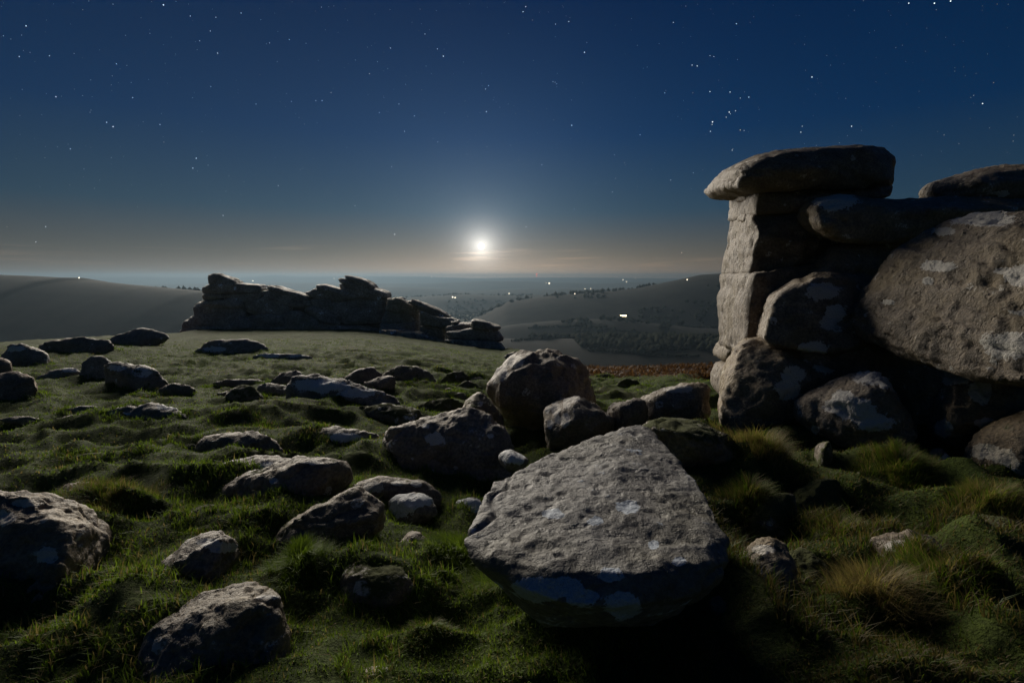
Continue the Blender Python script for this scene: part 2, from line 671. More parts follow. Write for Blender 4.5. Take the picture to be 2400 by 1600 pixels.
    if strata:
        sx, sz, spc, dep = strata            # bed tilt, spacing, groove depth
        wv = q[:, 2] - sx * q[:, 0] - sz * q[:, 1] + 0.30 * spc * fbm(q * (0.7 / spc), 3, sd_ + 40)
        ph = wv / spc + 0.35 * vnoise(np.stack([wv / spc * 0.7, 0 * wv, 0 * wv], -1), sd_ + 60)
        fr = ph - np.floor(ph)
        groove = np.exp(-((fr - 0.5) / 0.09) ** 2)
        lay = _hash(np.floor(ph + 0.5).astype(np.int64), np.zeros(N, np.int64), np.zeros(N, np.int64), sd_) - 0.5
        disp -= dep * groove * (0.35 + 0.65 * sstep(-0.25, 0.35, vnoise(q * (1.1 / spc) * 0.4, sd_ + 70)))
        disp += dep * 0.8 * lay
    co = co + no * disp[:, None]
    # surface growth: lichen patches (given in pixels of the photograph) on the side they are seen on, moss on top and low down
    li = np.zeros(N)
    if lichen:
        px, py = project(co)
        view = co - np.array([0, 0, CAMZ])
        facing = (no * view).sum(1) < 0.15 * np.linalg.norm(view, axis=1)
        for (lx, ly, rx, ry) in lichen:
            d = np.sqrt(((px - lx) / rx) ** 2 + ((py - ly) / ry) ** 2)
            li = np.maximum(li, np.where(facing, np.clip(1.75 - 0.95 * d, 0, 1.25), 0))
    zr = (co[:, 2] - co[:, 2].min()) / max(np.ptp(co[:, 2]), 1e-3)
    mo = moss * (0.55 + 0.5 * np.clip(no[:, 2], -0.3, 1) + 0.45 * (1 - zr)) * 1.15
    base = np.array([co[:, 0].mean(), co[:, 1].mean(), co[:, 2].min()])
    co -= base
    out.vertices.foreach_set('co', co.astype(np.float32).ravel())
    out.polygons.foreach_set('use_smooth', np.ones(len(out.polygons), dtype=bool))
    fattr(out, 'lichen', li)
    fattr(out, 'moss', mo)
    cattr(out, 'tone', np.tile(np.asarray(tone, float), (N, 1)))
    out.materials.clear()
    out.materials.append(mat or M['granite'])
    out.update()
    return out, base


def Z(reg, pts):
    """zoom-window coordinates to photograph pixels"""
    ox, oy, s = {1: (0, 600, 800 / 2352), 2: (800, 600, 800 / 2352), 3: (1600, 300, 800 / 2352), 4: (1600, 800, 800 / 2352),
                 5: (0, 1070, 800 / 2352), 6: (800, 1070, 800 / 2352), 7: (1600, 1070, 800 / 2352), 8: (380, 600, 840 / 2352),
                 9: (0, 0, 2400 / 2352), 0: (0, 0, 1.0)}[reg]
    return [(ox + a * s, oy + b * s) for a, b in pts]


SEATS = []


DRY = [False]


def rock(name, label, reg, pts, Ym=None, t=None, lichen=(), cat='boulder', parent=None, group=None, sink=0.0, sinkf=0.0, wide=1.14, **kw):
    poly = Z(reg, pts)
    if lichen:
        s = {0: 1.0, 9: 2400 / 2352, 8: 840 / 2352}.get(reg, 800 / 2352)
        lichen = [(*Z(reg, [(l[0], l[1])])[0], l[2] * s, l[3] * s) for l in lichen]
    a = np.array(poly)
    w_px, h_px = np.ptp(a[:, 0]), np.ptp(a[:, 1])
    if Ym is None:
        # a stone sitting in the turf: its outline plane leans back as the ground is seen from above
        bx = a[a[:, 1] > a[:, 1].max() - 0.35 * h_px][:, 0].mean()
        gx, yf, gz = pix_to_ground(bx, a[:, 1].max() - 0.08 * h_px)
        sx_ = gx + np.linspace(-0.4, 0.4, 7) * w_px * yf / F
        up = float(np.mean(ground_z(sx_, np.full(7, yf)) - ground_base(sx_, np.full(7, yf))))
        if DRY[0]:
            tt = t if t else 0.8 * min(w_px, 2.2 * h_px) * yf / F
            ww, hh = w_px * yf / F, h_px * yf / F
            k = 0.16 + 0.40 * min(kw.get('moss', 0.15), 0.6)
            MOUNDS.append((gx * (yf + 0.55 * tt) / yf - 0.12 * ww, yf + 0.55 * tt, 0.62 * ww + 0.1, min(k * hh, 0.34), 0.5 * tt + 0.10))
            return None
        dep = math.degrees(math.atan2(CAMZ - gz, yf))
        kw.setdefault('tilt', min(48.0, 1.25 * dep))
        if t is None:
            t = 0.8 * min(w_px, 2.2 * h_px) * yf / F
        tl = R(kw['tilt'])
        # set the plane a little behind the turf line so that the front bulge meets it
        kw['p0'] = np.array([gx, yf, gz + 1.0 * up - sink - sinkf * h_px * yf / F]) + np.array([0, math.cos(tl), -math.sin(tl)]) * (0.22 * t)
        SEATS.append((gx, yf, w_px * yf / F, t))
        kw.setdefault('front', 0.6)
        Ym = yf
        # the stone goes on below the turf: widen and deepen the buried half of the outline
        mid_y, cx_ = a[:, 1].min() + 0.45 * h_px, a[:, 0].mean()
        fr = np.clip((a[:, 1] - mid_y) / (0.55 * h_px), 0, 1)
        a[:, 0] = cx_ + (a[:, 0] - cx_) * (wide + 0.2 * fr)
        a[:, 1] = a[:, 1] + 0.38 * h_px * fr - 0.09 * h_px * (1 - fr)
        poly = [tuple(v) for v in a]
    if DRY[0]:
        return None
    if t is None:
        t = 0.85 * min(w_px, 1.6 * h_px) * Ym / F
    me, base = rock_mesh(poly, Ym, t, lichen=lichen, **kw)
    me.name = name
    if parent is None:
        o = link(name, me, base)
        tag(o, label, cat, group)
    else:
        o = link(name, me, np.array(base) - np.array(parent.location), parent)
        if label:
            o['label'] = label
    return o


def empty(name, loc):
    o = bpy.data.objects.new(name, None)
    o.empty_display_size = 0.3
    COL.objects.link(o)
    o.location = loc
    return o

BROWN = (0.90, 0.82, 0.72)
COOL = (0.95, 0.97, 1.0)
DARK = (0.85, 0.78, 0.70)
# ------------------------------------------------------------------ stones in the field, given here because the turf is heaped against them
FIELD = [
    # label, region, outline, kwargs
    ('rounded boulder with pale crown, front of the pair on the turf', 1, [(728, 840), (760, 762), (830, 745), (950, 780), (1040, 800), (1100, 860), (1115, 930), (1060, 960), (900, 950), (740, 900)], dict(lichen=[(800, 770, 50, 15), (980, 800, 50, 25)], moss=0.25)),
    ('squat grey boulder, rear of the pair on the turf', 1, [(570, 800), (600, 705), (680, 690), (750, 718), (765, 840), (690, 880), (600, 870)], dict(moss=0.15)),
    ('upright brown boulder cut by the frame edge', 1, [(-140, 700), (-60, 650), (0, 672), (45, 690), (66, 740), (55, 800), (30, 850), (-140, 860)], dict(tone=(1.1, 0.85, 0.72))),
    ('broad low brown boulder below the upright one at the frame edge', 1, [(-160, 860), (-40, 800), (60, 790), (120, 812), (220, 862), (245, 940), (160, 1010), (-100, 1040)], dict(tone=(1.0, 0.8, 0.66))),
    ('lichen-speckled rock cluster near the field edge', 1, [(15, 650), (60, 612), (150, 612), (200, 645), (270, 668), (285, 725), (200, 760), (50, 740)], dict(lichen=[(100, 640, 60, 15)], rough=1.3)),
    ('long dark outcrop on the skyline of the field', 1, [(300, 665), (350, 600), (450, 580), (600, 565), (650, 588), (750, 600), (760, 650), (600, 690), (400, 690)], dict(tone=DARK, rough=1.3)),
    ('low humped outcrop on the skyline below the far tor', 1, [(760, 610), (850, 545), (960, 500), (1020, 513), (1110, 540), (1150, 570), (1000, 620), (850, 640)], dict(tone=(0.8, 0.8, 0.85))),
    ('flat pale stone lying behind the broad low brown boulder', 1, [(260, 840), (330, 790), (480, 768), (545, 788), (540, 830), (350, 865)], dict(lichen=[(480, 785, 40, 12)])),
    ('layered flat outcrop in the grass before the far tor', 1, [(1390, 665), (1440, 610), (1490, 575), (1600, 558), (1700, 585), (1800, 620), (1810, 665), (1650, 690), (1480, 690)], dict(lichen=[(1480, 640, 60, 12)], strata=(-0.05, 0, 0.25, 0.05))),
    ('row of flat pale stones in dark grass beyond the pale hump', 1, [(1740, 695), (1850, 668), (1910, 688), (2050, 676), (2120, 702), (2000, 722), (1800, 722)], dict(lichen=[(1850, 685, 60, 10), (2040, 688, 40, 8)])),
    ('wide lichened rock dome in the lit turf', 1, [(765, 1165), (810, 1090), (950, 1042), (1060, 1025), (1180, 1030), (1250, 1060), (1275, 1110), (1330, 1140), (1200, 1190), (1000, 1220), (860, 1210)], dict(lichen=[(830, 1090, 50, 12), (1150, 1040, 60, 14), (890, 1150, 40, 12)], moss=0.2)),
    ('thin brown stone beside the wide lichened dome', 1, [(390, 1145), (480, 1100), (580, 1088), (690, 1120), (765, 1160), (640, 1190), (440, 1180)], dict(tone=(1.0, 0.85, 0.78), moss=0.3)),
    ('flat grass-edged stone behind the thin brown one', 1, [(420, 1085), (520, 1042), (640, 1030), (720, 1060), (680, 1100), (500, 1110)], dict(moss=0.35)),
    ('wrinkled ochre rock between two turf swells', 1, [(1570, 950), (1640, 888), (1720, 898), (1790, 985), (1760, 1030), (1620, 1020)], dict(moss=0.35, tone=(1.1, 0.95, 0.75), rough=1.4)),
    ('jagged low stone next to the wrinkled ochre rock', 1, [(1770, 905), (1850, 870), (1930, 905), (2010, 920), (1990, 975), (1850, 975)], dict(moss=0.2, rough=1.3)),
    ('pointed brown rock behind the pale blue hump', 1, [(1850, 880), (1920, 802), (2040, 793), (2060, 850), (2020, 920), (1900, 920)], dict(tone=(0.9, 0.8, 0.7))),
    ('long pale blue lichened hump in the middle of the turf', 0, [(680, 918), (704, 887), (748, 885), (800, 897), (834, 905), (868, 922), (894, 928), (900, 945), (880, 962), (800, 965), (720, 955)], dict(lichen=[(720, 900, 25, 10), (760, 905, 40, 10), (840, 920, 30, 8)], moss=0.05, tone=COOL)),
    ('mossy round stone with a bright top in lit turf', 1, [(1470, 1230), (1540, 1150), (1640, 1128), (1710, 1148), (1770, 1185), (1770, 1250), (1600, 1260)], dict(moss=0.42, lichen=[(1650, 1150, 35, 16)])),
    ('low dark stone sunk in lit turf past the mossy round stone', 1, [(1830, 1245), (1950, 1180), (2060, 1185), (2060, 1240), (1900, 1275)], dict(moss=0.45, tone=DARK)),
    ('three-lobed brown rock with a shadowed front', 1, [(1380, 1345), (1450, 1270), (1570, 1235), (1640, 1240), (1700, 1225), (1800, 1250), (1862, 1285), (1870, 1350), (1760, 1420), (1500, 1430)], dict(moss=0.12, rough=1.3, tone=BROWN)),
    ('small mossy stone beside the three-lobed rock', 1, [(1170, 1345), (1240, 1295), (1360, 1298), (1400, 1345), (1290, 1400), (1200, 1390)], dict(moss=0.45)),
    ('long mossy hummock stone with pale patches', 1, [(340, 1450), (430, 1390), (570, 1363), (680, 1380), (820, 1368), (900, 1390), (970, 1435), (930, 1490), (700, 1510), (450, 1500)], dict(moss=0.42, lichen=[(760, 1400, 60, 18)])),
    ('craggy two-part stone behind the broad ridge-backed slab', 0, [(722, 1035), (758, 1005), (792, 1004), (835, 1020), (872, 1020), (878, 1032), (830, 1055), (800, 1065), (740, 1060)], dict(moss=0.2, rough=1.3, lichen=[(810, 1025, 30, 8)])),
    ('blunt brown rock in the group below the tor end', 2, [(10, 900), (60, 840), (130, 780), (210, 770), (262, 820), (260, 880), (150, 930), (40, 930)], dict(tone=(0.9, 0.8, 0.72))),
    ('round ribbed rock in front of the blunt brown rock', 2, [(180, 880), (280, 830), (372, 850), (375, 910), (300, 960), (180, 950)], dict(tone=(0.95, 0.85, 0.76), rough=1.3)),
    ('ridged grassy rock catching moonlight below the tor end', 2, [(300, 840), (350, 790), (400, 750), (510, 768), (600, 830), (600, 880), (480, 920), (380, 910)], dict(moss=0.3, tone=BROWN)),
    ('small dark mossy wedge before the ridged grassy rock', 2, [(470, 910), (560, 850), (660, 890), (640, 930), (520, 940)], dict(moss=0.5, tone=DARK)),
    ('tiny mossy knob nearest the tor end', 2, [(640, 800), (700, 768), (745, 790), (735, 845), (660, 850)], dict(moss=0.5)),
    ('cone-shaped mossy rock in misty turf', 2, [(690, 880), (730, 830), (770, 795), (840, 798), (870, 860), (850, 905), (740, 910)], dict(moss=0.45, tone=DARK)),
    ('dark leaf-shaped rock between the cone-shaped rock and the dome', 2, [(790, 910), (870, 848), (960, 905), (950, 935), (840, 940)], dict(moss=0.4, tone=DARK)),
    ('flat lit stone lying in grass before the cone-shaped rock', 2, [(570, 945), (700, 905), (815, 930), (790, 965), (640, 970)], dict(moss=0.35)),
    ('small stone between the flat lit stone and the dome', 2, [(710, 990), (790, 933), (855, 960), (895, 1000), (840, 1020), (740, 1015)], dict(moss=0.35, tone=DARK)),
    ('rounded mossy rock leaning towards the dark shoulder stone', 2, [(505, 1070), (610, 1000), (720, 978), (840, 1010), (845, 1090), (720, 1130), (590, 1130)], dict(moss=0.45, tone=(0.8, 0.8, 0.75))),
    ('long turf-covered slab with white flecks above the block-shaped boulder', 2, [(110, 1090), (200, 1035), (350, 1028), (480, 1058), (580, 1108), (620, 1140), (560, 1190), (380, 1150), (220, 1130)], dict(moss=0.4, lichen=[(230, 1050, 40, 14), (480, 1100, 40, 25)])),
    ('pale pinkish stone beside the domed boulder top', 2, [(860, 855), (960, 828), (975, 875), (900, 895)], dict(tone=(1.2, 1.05, 1.0))),
    ('low grassy rock on the bright turf before the bracken', 2, [(1880, 880), (1950, 845), (2030, 850), (2070, 890), (1980, 905)], dict(moss=0.5, tone=DARK)),
    ('dark turf lump on the bright turf beside the domed boulder', 2, [(1740, 830), (1800, 808), (1860, 822), (1860, 845), (1780, 850)], dict(moss=0.4, tone=DARK)),
    ('small rock at the far end of the tor wall', 2, [(1130, 690), (1180, 655), (1220, 662), (1230, 700), (1160, 715)], dict(tone=DARK)),
]



def build_turf_stones():
    # ------------------------------------------------------------------ stones in the turf
    rock('weathered_block', 'big weathered block with ochre side at the frame edge', 5,
         [(-160, 420), (0, 350), (100, 312), (280, 278), (390, 285), (450, 350), (540, 420), (600, 500), (590, 620), (500, 780), (420, 920), (300, 1070), (150, 1120), (-160, 1180)],
         None, 1.0, [(330, 680, 45, 40), (30, 420, 60, 40), (230, 1060, 60, 40), (420, 980, 60, 30), (170, 320, 70, 20)], n=3.2, cuts=5, moss=0.22, tone=(1.0, 0.88, 0.72), rough=1.1, seed=51, cat='boulder')
    rock('weathered_block', 'smaller lumpy block touching the big weathered block', 5,
         [(330, 300), (340, 240), (450, 205), (600, 200), (700, 220), (768, 270), (775, 370), (700, 450), (560, 470), (440, 420)], None, 0.6, [(640, 350, 22, 14)], n=2.8, cuts=6, moss=0.2, tone=(1.05, 0.9, 0.72), rough=1.3, seed=52)
    rock('turf_slab', 'long low slab streaked with grass, upper of the pair', 5, [(1330, 260), (1400, 190), (1480, 115), (1600, 55), (1750, 12), (1900, 18), (2020, 40), (1960, 120), (1750, 220), (1500, 290)], None, 0.75, [(1850, 60, 60, 20), (1700, 120, 60, 25)], n=2.6, cuts=3, moss=0.28, strata=(0.3, 0.2, 0.12, 0.02), seed=53, cat='slab')
    rock('turf_slab', 'broad ridge-backed slab with mossy end, lower of the pair', 5,
         [(1400, 400), (1440, 320), (1560, 240), (1720, 165), (1900, 100), (2050, 40), (2200, 28), (2320, 60), (2350, 140), (2260, 260), (2080, 330), (1850, 400), (1650, 450)], None, 0.9, [(1880, 165, 25, 15), (2150, 40, 60, 14)], n=2.8, cuts=4, moss=0.35, seed=54, cat='slab', tone=BROWN)
    rock('turf_stone', 'flat-edged stone under the ridge-backed slab', 5, [(1630, 390), (1740, 312), (1900, 280), (2015, 262), (2000, 330), (1900, 430), (1800, 470), (1700, 460)], None, 0.45, [(1880, 300, 80, 14)], n=2.8, cuts=4, moss=0.2, seed=55, cat='stone')
    rock('turf_stone', 'mossy-backed wedge stone with bare tip below the ridge-backed slab', 0,
         [(612, 1300), (660, 1256), (700, 1228), (748, 1194), (800, 1163), (836, 1155), (857, 1172), (877, 1199), (882, 1225), (850, 1262), (760, 1310), (680, 1330)], None, 0.7, n=2.6, cuts=5, moss=0.36, tone=BROWN, seed=56, cat='stone')
    rock('turf_stone', 'arched stone with white spots behind the mossy-backed wedge stone', 6, [(0, 280), (40, 235), (190, 160), (270, 143), (420, 178), (550, 183), (635, 240), (600, 300), (400, 320), (150, 320)], None, 0.6, [(220, 210, 55, 28), (385, 180, 40, 14), (515, 190, 30, 18)], n=2.5, cuts=3, moss=0.35, tone=DARK, seed=57, cat='stone')
    rock('lichened_stone', 'rounded stone almost covered in white lichen in dark grass', 6, [(325, 330), (380, 285), (480, 262), (570, 265), (632, 320), (620, 390), (480, 420), (420, 425), (370, 400)], None, 0.34, [(420, 340, 60, 70), (560, 295, 65, 35), (480, 280, 60, 20)], n=2.4, cuts=2, moss=0.1, seed=58, cat='stone')
    rock('lichened_stone', 'pale stones peeping out beside the pitted boulder flank', 6, [(745, 365), (800, 315), (880, 290), (965, 270), (985, 370), (880, 395), (770, 390)], None, 0.3, [(910, 345, 50, 28), (860, 310, 70, 20)], n=2.4, cuts=3, seed=59, cat='stone')
    rock('turf_stone', 'little dull pyramid stone alone in dark grass', 6, [(410, 600), (455, 540), (510, 503), (550, 508), (605, 610), (590, 680), (440, 680)], None, 0.28, n=2.4, cuts=3, tone=DARK, moss=0.2, seed=60, cat='stone')
    rock('turf_stone', 'dark ridged stone tipped with a white lichen cap', 5,
         [(900, 1060), (1060, 930), (1150, 760), (1300, 630), (1400, 578), (1480, 568), (1600, 608), (1618, 660), (1590, 760), (1500, 860), (1320, 930), (1150, 1020), (1000, 1090)], None, 0.75, [(1450, 590, 70, 24), (1545, 625, 80, 30)], n=2.6, cuts=5, tone=(0.8, 0.76, 0.72), moss=0.12, strata=(0.6, 0, 0.16, 0.02), seed=61, cat='stone')
    rock('hump_rock', 'dark smooth hump rock edged with vivid grass at the bottom', 5,
         [(900, 1700), (960, 1440), (1050, 1275), (1200, 1150), (1400, 1030), (1580, 962), (1720, 940), (1900, 958), (1960, 1005), (1975, 1150), (1960, 1350), (1930, 1700)], None, 0.75, [(1850, 965, 60, 10)], n=2.6, cuts=3, tone=(0.75, 0.7, 0.65), moss=0.06, rough=0.7, seed=62)
    rock('mossy_rock', 'mossy mound stone with a bright white stone top', 6,
         [(-90, 960), (-60, 830), (0, 762), (100, 742), (200, 750), (330, 742), (420, 775), (525, 830), (560, 900), (500, 1000), (250, 1080), (0, 1090)], None, 0.55, [(270, 785, 95, 40), (140, 905, 50, 40), (265, 905, 20, 12), (-10, 770, 40, 30), (450, 820, 50, 12)], n=2.4, cuts=3, moss=0.5, tone=BROWN, seed=63)
    rock('half_buried_stone', 'small stone with a white dot beside a brown leaf patch at bottom', 6, [(20, 1600), (60, 1510), (120, 1470), (200, 1440), (290, 1408), (370, 1470), (410, 1560), (400, 1640), (30, 1650)], None, 0.32, [(290, 1435, 35, 25), (240, 1530, 60, 30)], n=2.5, cuts=3, tone=DARK, seed=64, cat='stone')
    rock('half_buried_stone', 'reddish stone sliver on the bottom edge by the hump rock', 5, [(280, 1650), (350, 1560), (440, 1525), (560, 1530), (620, 1570), (600, 1650)], None, 0.25, n=2.5, cuts=3, tone=(0.9, 0.7, 0.65), seed=65, cat='stone')

    for i, (lab, reg, pts, kw) in enumerate(FIELD):
        kw = dict(kw)
        rock('turf_stone' if kw.get('moss', 0) > 0.3 else 'field_boulder', lab, reg, pts, n=2.8, cuts=5, seed=200 + i * 13, cat='rock', **{'rough': 0.9, 'detail': 1.3, 'smooth': 0, 'jag': 0.6, 'sparse': 0.5, 'sinkf': 0.13, 'wide': 1.34, 'strata': (0.28, 0.1, 0.15, 0.02), **kw, 'moss': kw.get('moss', 0.15) + 0.13})

    # stones in the rough grass below the tor
    rock('mossy_stone', 'mossy stone with a pale tip in the grass hollow', 7, [(490, 520), (505, 420), (535, 340), (620, 290), (700, 268), (745, 300), (770, 400), (740, 520), (640, 620), (540, 620)], None, 0.4, [(710, 290, 40, 25)], moss=0.62, n=2.4, cuts=3, sink=-0.05, seed=32, cat='stone')
    rock('lichened_stone', 'dark stone with several round white lichen spots below the mossy tuft', 7,
         [(440, 760), (475, 660), (530, 620), (620, 608), (690, 660), (760, 800), (760, 1000), (720, 1150), (600, 1240), (460, 1230), (385, 1150), (410, 900)], None, 0.55,
         [(490, 830, 62, 52), (440, 950, 22, 18), (600, 1000, 85, 50), (520, 1090, 70, 45), (600, 1150, 60, 35), (400, 1165, 30, 40), (560, 640, 60, 25)], n=2.6, cuts=4, tone=DARK, moss=0.15, sink=-0.05, seed=33, cat='stone')
    rock('lichened_stone', 'half-buried slab with one large white lichen blot in rough grass', 7,
         [(1330, 600), (1420, 540), (1560, 545), (1700, 590), (1800, 700), (1900, 820), (1930, 930), (1820, 1000), (1650, 970), (1480, 860), (1380, 720)], None, 0.6,
         [(1640, 770, 120, 85), (1750, 870, 80, 45), (1480, 620, 70, 30)], n=2.6, cuts=4, tone=DARK, moss=0.2, sink=-0.05, seed=34, cat='stone')
    LEDGES = [
        ('thin turf-streaked ledge beyond the big weathered block', 5, [(960, 490), (1100, 425), (1300, 385), (1430, 330), (1420, 420), (1220, 490), (1000, 545)], 0.5),
        ('dark turf ledge under the flat-edged stone', 5, [(1230, 570), (1400, 475), (1560, 430), (1710, 470), (1660, 570), (1420, 620)], 0.45),
        ('low stone flank trailing from the white-capped ridged stone', 5, [(690, 1120), (850, 1010), (1000, 930), (1090, 960), (960, 1090), (780, 1190)], 0.4),
        ('grassy stone edge running down to the lower corner of the turf', 5, [(290, 1510), (420, 1400), (560, 1320), (650, 1300), (620, 1390), (440, 1500)], 0.5),
        ('pale wrinkled ledge beside the rounded boulder with pale crown', 1, [(1115, 925), (1180, 880), (1280, 888), (1355, 930), (1260, 970), (1150, 970)], 0.35),
        ('long thin lit ledge behind the wrinkled ochre rock', 1, [(1470, 875), (1600, 848), (1780, 848), (1860, 872), (1700, 900), (1520, 900)], 0.3),
        ('flat stone strip in front of the rounded boulder with pale crown', 1, [(840, 968), (950, 948), (1060, 968), (1010, 1000), (880, 995)], 0.3),
        ('low stone strip at the frame edge beside the thin brown stone', 1, [(-20, 1135), (80, 1102), (200, 1102), (260, 1132), (130, 1160)], 0.35),
        ('small ledge between the long lit ledge and the wide lichened dome', 1, [(1470, 955), (1540, 928), (1600, 940), (1570, 970)], 0.3),
        ('dull low slab below the mossy-backed wedge stone', 6, [(-210, 640), (-80, 560), (60, 538), (190, 580), (110, 680), (-100, 720)], 0.5),
        ('small mossy stone in the vivid bank by the pitted boulder', 6, [(610, 950), (700, 888), (800, 898), (860, 960), (710, 1020)], 0.6)]
    for i_, (lab_, reg_, pts_, ms_) in enumerate(LEDGES):
        rock('turf_ledge', lab_, reg_, pts_, n=2.8, cuts=4, seed=900 + 17 * i_, cat='rock', moss=ms_, rough=0.9, detail=1.3, smooth=0, jag=0.6, sparse=0.5, wide=1.3, sinkf=-0.16, strata=(0.35, 0.1, 0.12, 0.02), tone=BROWN)
    rock('mossy_rock', 'dark mossy hump in the hollow under the oval boulder', 7, [(760, 330), (840, 220), (950, 170), (1060, 180), (1150, 260), (1120, 420), (950, 480), (800, 440)], None, 0.5, moss=0.75, n=2.4, cuts=3, tone=DARK, sink=-0.05, seed=141)
    rock('mossy_rock', 'yellow-green mossy ledge in the middle of the rough bank', 7, [(930, 560), (1020, 490), (1150, 455), (1300, 465), (1420, 500), (1500, 570), (1400, 680), (1200, 720), (1000, 690)], None, 0.5, moss=0.8, n=2.4, cuts=3, tone=BROWN, sink=-0.05, seed=142)
    rock('mossy_rock', 'upright mossy rock beside the white-spotted stone', 7, [(700, 780), (730, 690), (820, 640), (930, 690), (985, 800), (1000, 980), (900, 1090), (760, 1020)], None, 0.42, moss=0.6, n=2.4, cuts=4, tone=BROWN, sink=-0.05, seed=143)
    rock('mossy_rock', 'broad dark rock at the frame edge below the ochre stone', 7, [(1880, 520), (2000, 440), (2150, 425), (2300, 470), (2450, 560), (2420, 700), (2150, 730), (1950, 660)], None, 0.55, [(2220, 350, 20, 12)], moss=0.5, n=2.4, cuts=4, tone=DARK, sink=-0.05, seed=144)
    rock('mossy_rock', 'long shadowed rock along the bank above the rounded tussock', 7, [(1250, 1060), (1420, 960), (1650, 960), (1850, 1010), (2050, 1060), (2150, 1130), (1950, 1230), (1600, 1250), (1350, 1190)], None, 0.5, moss=0.35, n=2.4, cuts=4, tone=DARK, sink=-0.05, seed=145)
    rock('mossy_rock', 'dark wedge rock beneath the flank of the pitted boulder', 7, [(130, 1000), (200, 880), (330, 850), (420, 930), (440, 1100), (330, 1200), (180, 1160)], None, 0.4, moss=0.4, n=2.4, cuts=4, tone=DARK, sink=-0.05, seed=146)
    rock('half_buried_stone', 'plain dark stone half buried at the bottom edge', 7, [(660, 1650), (665, 1420), (700, 1330), (760, 1298), (850, 1330), (890, 1450), (900, 1650)], None, 0.35, n=2.5, cuts=3, tone=DARK, sink=-0.05, seed=35, cat='stone')
    rock('half_buried_stone', 'bottom-edge stone bearing a crisp white lichen star', 7, [(930, 1650), (945, 1440), (1000, 1368), (1090, 1410), (1180, 1490), (1215, 1650)], None, 0.4, [(1120, 1530, 60, 45), (1000, 1400, 30, 30)], n=2.5, cuts=3, tone=DARK, sink=-0.05, seed=36, cat='stone')
    rock('half_buried_stone', 'purplish stone cut by the lower frame corner', 7, [(2090, 1700), (2160, 1530), (2280, 1380), (2400, 1310), (2600, 1300), (2600, 1700)], None, 0.5, n=2.5, cuts=3, tone=(0.7, 0.62, 0.68), sink=-0.05, seed=37, cat='stone')

    rock('granite_boulder', 'block-shaped boulder with shining lumpy top in mid picture', 2,
         [(345, 1300), (390, 1240), (520, 1190), (640, 1140), (700, 1120), (760, 1100), (880, 1093), (960, 1130), (1060, 1225), (1110, 1300), (1120, 1420), (1050, 1540), (700, 1560), (420, 1510), (355, 1420)],
         None, 0.9, [(640, 1255, 45, 30), (580, 1170, 20, 14), (1030, 1240, 16, 12)], n=3.4, cuts=4, rough=1.0, moss=0.08, tone=(1.0, 0.94, 0.88), seed=48, vox=0.016)


DRY[0] = True      # first only heap the turf against the stones; they are built after the ground
build_turf_stones()
DRY[0] = False

# ------------------------------------------------------------------ the ground underfoot (one sheet, polar grid, fine near the camera)
TUSSOCKS = [   # px, py, radius m, mound height m, blade length m, dryness, label
    (1790, 1160, 0.44, 0.24, 0.17, 0.75, 'tall straw-brown grass tussock beside the pitted foreground boulder'),
    (1810, 1045, 0.50, 0.14, 0.14, 0.05, 'bright green grass tuft at the foot of the leaning column stone'),
    (2130, 1175, 0.36, 0.18, 0.13, 0.35, 'green and yellow grass tussock below the lichened boulder under the giant rock'),
    (1975, 1305, 0.24, 0.08, 0.09, 0.55, 'yellowish mossy grass tussock between the two dark mossy hollows'),
    (2330, 1270, 0.28, 0.12, 0.12, 0.55, 'wispy dry grass tussock by the stone at the frame edge'),
    (2270, 1500, 0.34, 0.16, 0.10, 0.30, 'rounded grass tussock nearest the lower frame corner under the tor'),
    (1880, 1420, 0.16, 0.04, 0.06, 0.6, 'low mossy tuft hanging over the white-spotted stone'),
    (1760, 1240, 0.20, 0.04, 0.14, 0.4, 'narrow grass tuft growing against the pitted boulder side'),
    (1185, 1440, 0.22, 0.05, 0.15, 0.1, 'long green grass under the lip of the pitted boulder'),
    (1075, 1345, 0.34, 0.16, 0.10, 0.0, 'vivid green grass bank touching the pitted boulder'),
    (690, 1395, 0.22, 0.07, 0.09, 0.0, 'vivid green grass clump at the end of the dark hump rock'),
    (1000, 1545, 0.15, 0.05, 0.05, 0.25, 'pale mossy cushion near the bottom edge of the picture'),
    (200, 1250, 0.42, 0.06, 0.10, 0.55, 'ochre grass patch growing beside the big weathered block'),
    (2060, 1535, 0.22, 0.05, 0.15, 0.9, 'dead brown grass patch between two half-buried stones'),
]
for (px_, py_, r_, h_, l_, d_, lab_) in TUSSOCKS:
    gx, gy, gz = pix_to_ground(px_, py_)
    MOUNDS.append((gx, gy + r_ * 0.35, r_, h_))
# low turf swells seen in the moonlight
for (px_, py_, r_, h_) in [(330, 1120, 0.7, 0.12), (620, 1010, 1.0, 0.16),
                           (250, 1010, 0.9, 0.18), (560, 985, 0.9, 0.16), (700, 980, 0.9, 0.14), (120, 1090, 0.7, 0.12),
                           (840, 1060, 0.5, 0.10), (1590, 1110, 0.45, 0.35), (1620, 1050, 0.5, 0.25), (1330, 1090, 0.4, 0.1), (1280, 1500, 0.35, 0.12), (1480, 1520, 0.4, 0.14), (1640, 1460, 0.3, 0.14)]:
    gx, gy, gz = pix_to_ground(px_, py_)
    MOUNDS.append((gx, gy, r_, h_))


def bracken_mask(x, y):
    u = x / np.maximum(y, 1.0)
    p = np.stack([x, y, np.zeros_like(x)], -1).reshape(-1, 3)
    wob = fbm(p * [0.35, 0.35, 1], 3, 91).reshape(x.shape)
    e = np.interp(u, [-1.5, -1, -0.66, -0.6, -0.1, 0, 0.06, 0.15, 0.4, 1.0], [34, 37, 50, 74, 80, 60, 22, 15.2, 13.6, 12.6])
    return sstep(-0.8, 1.6, (y - e) + 1.8 * wob)


